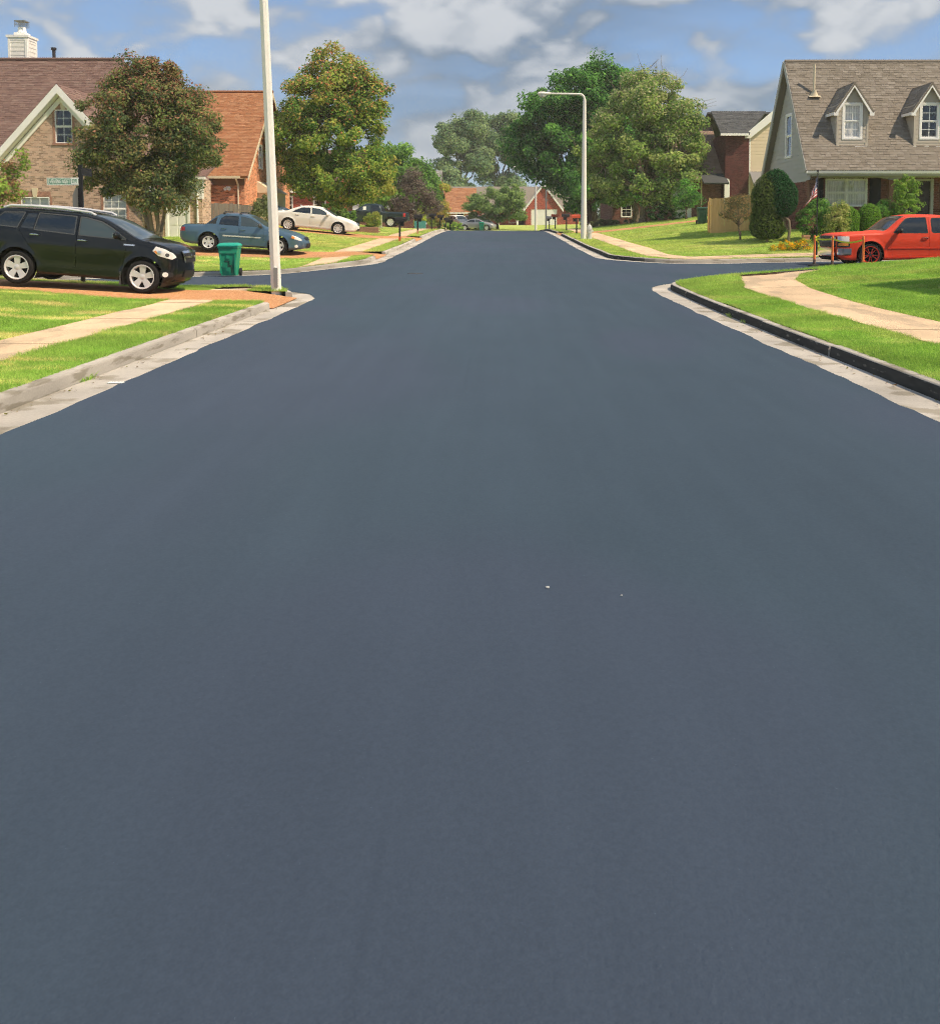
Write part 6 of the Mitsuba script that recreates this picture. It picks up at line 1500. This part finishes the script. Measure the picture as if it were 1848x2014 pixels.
cabinet('pair of beige utility cabinets on the lawn before the dark pickup', -9.35, 71.0, .46, .5, .92, 'utility_beige', True)
cabinet('teal utility cabinet behind the left mailboxes', -7.0, 83.0, .95, .6, .72, 'utility_teal')
k = thing('retaining_wall', 'low red brick planter wall in front of the white sedan', 'wall'); zz = g(-8.0, 60) + .1
obj('core', bx(-8.6, -7.3, 60.02, 60.3, zz - .1, zz + .40), 'm_concrete', k, False)
BR = mikit.ply(bx(0, .215, 0, .10, 0, .07))
for j in range(5):
    for i in range(6): obj('brick', BR, 'brick_red2', k, xf=mv(-8.62 + i * .225 + (.11 if j % 2 else 0), 59.95, zz + j * .08))
k = thing('utility_pole', 'thin grey pole in front of the distant red brick gable', 'pole'); zz = g(6.1, 112); obj('shaft', tube([(6.1, 118, zz - .2), (6.1, 118, zz + 5.6)], [.11, .08], 8), 'metal_grey', k); obj('bracket', bx(5.9, 6.3, 117.95, 118.05, zz + 3.9, zz + 4.0), 'metal_grey', k, False)


def fence(name, label, pts, h, m, w=.14, top=True):
    k = thing(name, label, 'fence'); ln = LineString(pts); s = 0; i = 0; r = np.random.default_rng(4)
    while s < ln.length - w:
        a, b = ln.interpolate(s), ln.interpolate(s + w - .008); d = math.degrees(math.atan2(b.y - a.y, b.x - a.x)); z = g(a.x, a.y) + .10
        obj('board', tr(bx(0, w - .008, -.009, .009, 0, h + r.normal(0, .012)), mv(a.x, a.y, z) @ rot('z', d) @ rot('y', r.normal(0, .3))), m, k, False); s += w; i += 1
    for q in np.arange(0, ln.length, 2.2):
        a = ln.interpolate(min(q, ln.length - .1)); z = g(a.x, a.y); obj('post', bx(a.x - .045, a.x + .045, a.y + .025, a.y + .115, z, z + h * .95), m, k, False)
    c = np.array(ln.segmentize(.5).coords)
    for hz in (.35, h - .3): obj('rail', tube(np.column_stack([c[:, 0], c[:, 1] + .06, G(c[:, 0], c[:, 1]) + .1 + hz]), .035, 4), m, k, False)


fence('board_fence', 'new honey-coloured board fence curving beside the clipped dome tree', [(11.1, 50.5), (10.65, 48.2), (10.55, 47.4), (10.8, 46.95), (11.5, 46.7), (12.2, 46.6), (13.3, 46.55)], 1.78, 'wood_new')
fence('board_fence', 'weathered grey board fence below the orange brick wall', [(-16.2, 53.2), (-13.0, 53.2)], 1.25, 'wood_old')
for x, y, lb in ((12.05, 37.6, 'square terracotta pot stand left of the flag pole'), (14.75, 37.4, 'small terracotta pot between hedge balls and red pickup')):
    k = thing('plant_pot', lb, 'pot'); z = g(x, y) + .12; obj('pot', lathe([(.001, 0), (.13, 0), (.17, .38), (.19, .39), (.19, .46), (.16, .46), (.15, .42), (.001, .42)], 4 if x < 13 else 16).apply_transform(mv(x, y, z + .05) @ rot('z', 45)), 'terracotta', k, False)
    obj('saucer', lathe([(.001, 0), (.2, 0), (.22, .05), (.001, .05)], 16).apply_transform(mv(x, y, z)), 'iron_black', k, False)
# pebbles, weeds in the kerb joints, cover
rs = np.random.default_rng(5)
for x, y, s_, lb in ((.235, 4.31, .0085, 'white pebble lying on the asphalt in the middle of the street'), (.56, 4.22, .0045, 'tiny pale pebble to the right of the larger one on the asphalt')):
    p = trimesh.creation.icosphere(2); p.vertices *= (1 + .25 * (meshkit.noise(p.vertices * 2 + x * 9, 3)[:, None] - .5)) * np.array([1.2, .9, .65]) * s_; p.apply_translation([x, y, .012 + s_ * .5]); tag(obj('pebble', p, 'stone', None, True), lb, 'pebble')


def weed(x, y, n, s_, label, seed):
    r = np.random.default_rng(seed); k = thing('weed', label, 'weed'); z = float(road_z(np.array([x]), np.array([y]))[0]); ms = []
    for _ in range(n):
        a = r.uniform(0, 2 * np.pi); l = s_ * r.uniform(.5, 1.2); b = np.array([x + r.normal(0, .03), y + r.normal(0, .10), z]); t = np.linspace(0, 1, 5); o = np.array([np.cos(a), np.sin(a)])
        p = np.column_stack([b[0] + o[0] * l * .7 * t ** 1.4, b[1] + o[1] * l * .7 * t ** 1.4, b[2] + l * (t - .45 * t ** 2)]); w_ = .006 * (1 - t) + .0008; sd = np.array([-o[1], o[0], 0])
        V = np.vstack([p + sd * w_[:, None], p - sd * w_[:, None]]); i = np.arange(4); ms.append(trimesh.Trimesh(V, np.vstack([np.stack([i, i + 1, i + 5], 1), np.stack([i + 1, i + 6, i + 5], 1)]), process=False))
    obj('blades', cat(ms), 'm_blade', k, False)


weed(-4.33, 10.15, 34, .11, 'tuft of weeds in the joint of the near left kerb', 1); weed(4.12, 17.0, 30, .12, 'tuft of weeds against the right kerb', 2); weed(4.12, 16.0, 16, .10, 'small weed sprig against the right kerb nearer the camera', 3)
tag(obj('litter', bx(-4.02, -3.86, 9.9, 9.98, .011, .016), 'sign_white', None, False), 'scrap of white paper lying in the left gutter', 'litter')
k = thing('manhole_cover', 'dark round cover set flush in the asphalt before the crossing', 'manhole cover'); z = float(road_z(np.array([-2.35]), np.array([28.2]))[0]) + .012
obj('disc', lathe([(.001, .003), (.20, .003), (.20, -.05)], 28).apply_transform(mv(-2.35, 28.2, z)), 'plastic_grey', k, False); obj('frame', lathe([(.205, .004), (.235, .004), (.235, -.05)], 28).apply_transform(mv(-2.35, 28.2, z)), 'metal_dark', k, False)


def leaf_litter():
    r = np.random.default_rng(8); n = 420; y = 7 + 60 * r.uniform(0, 1, n) ** 1.6; left = r.uniform(0, 1, n) < .5
    x = np.where(left, -4.27 + np.abs(r.normal(0, .10, n)), 4.10 - np.abs(r.normal(0, .10, n))); ok = (np.abs(y - cline(x)) > 7.5); x, y = x[ok], y[ok]
    z = road_z(x, y) + .022; P = np.column_stack([x, y, z]); V, F = leaf_mesh(P, np.tile([0, 0, 2.5], (len(P), 1)), .04, r)
    pal = np.array([(.20, .12, .05), (.28, .20, .09), (.14, .09, .05), (.22, .21, .07)]); col = pal[r.integers(4, size=len(P))]
    tag(obj('leaf_litter', trimesh.Trimesh(V, F, process=False), 'leaf', None, False, np.repeat(col, 4, 0)), 'scattered dry leaves and grit lying along the gutters', 'leaf litter', None, 'stuff')


leaf_litter()
# ------------------------------------------------------------------ thin summer haze
scene['air'] = {'type': 'homogeneous', 'albedo': {'type': 'rgb', 'value': [.95, .95, .95]}, 'sigma_t': {'type': 'rgb', 'value': [.0005, .0005, .0005]}}
scene['haze'] = {'type': 'cube', 'to_world': T().translate([0, 200, 13.0]).scale([920, 920, 15.2]), 'bsdf': {'type': 'null'}, 'interior': {'type': 'ref', 'id': 'air'}}
labels['haze'] = {'label': 'thin summer haze over the whole street', 'kind': 'stuff'}
scene['camera']['medium'] = {'type': 'ref', 'id': 'air'}
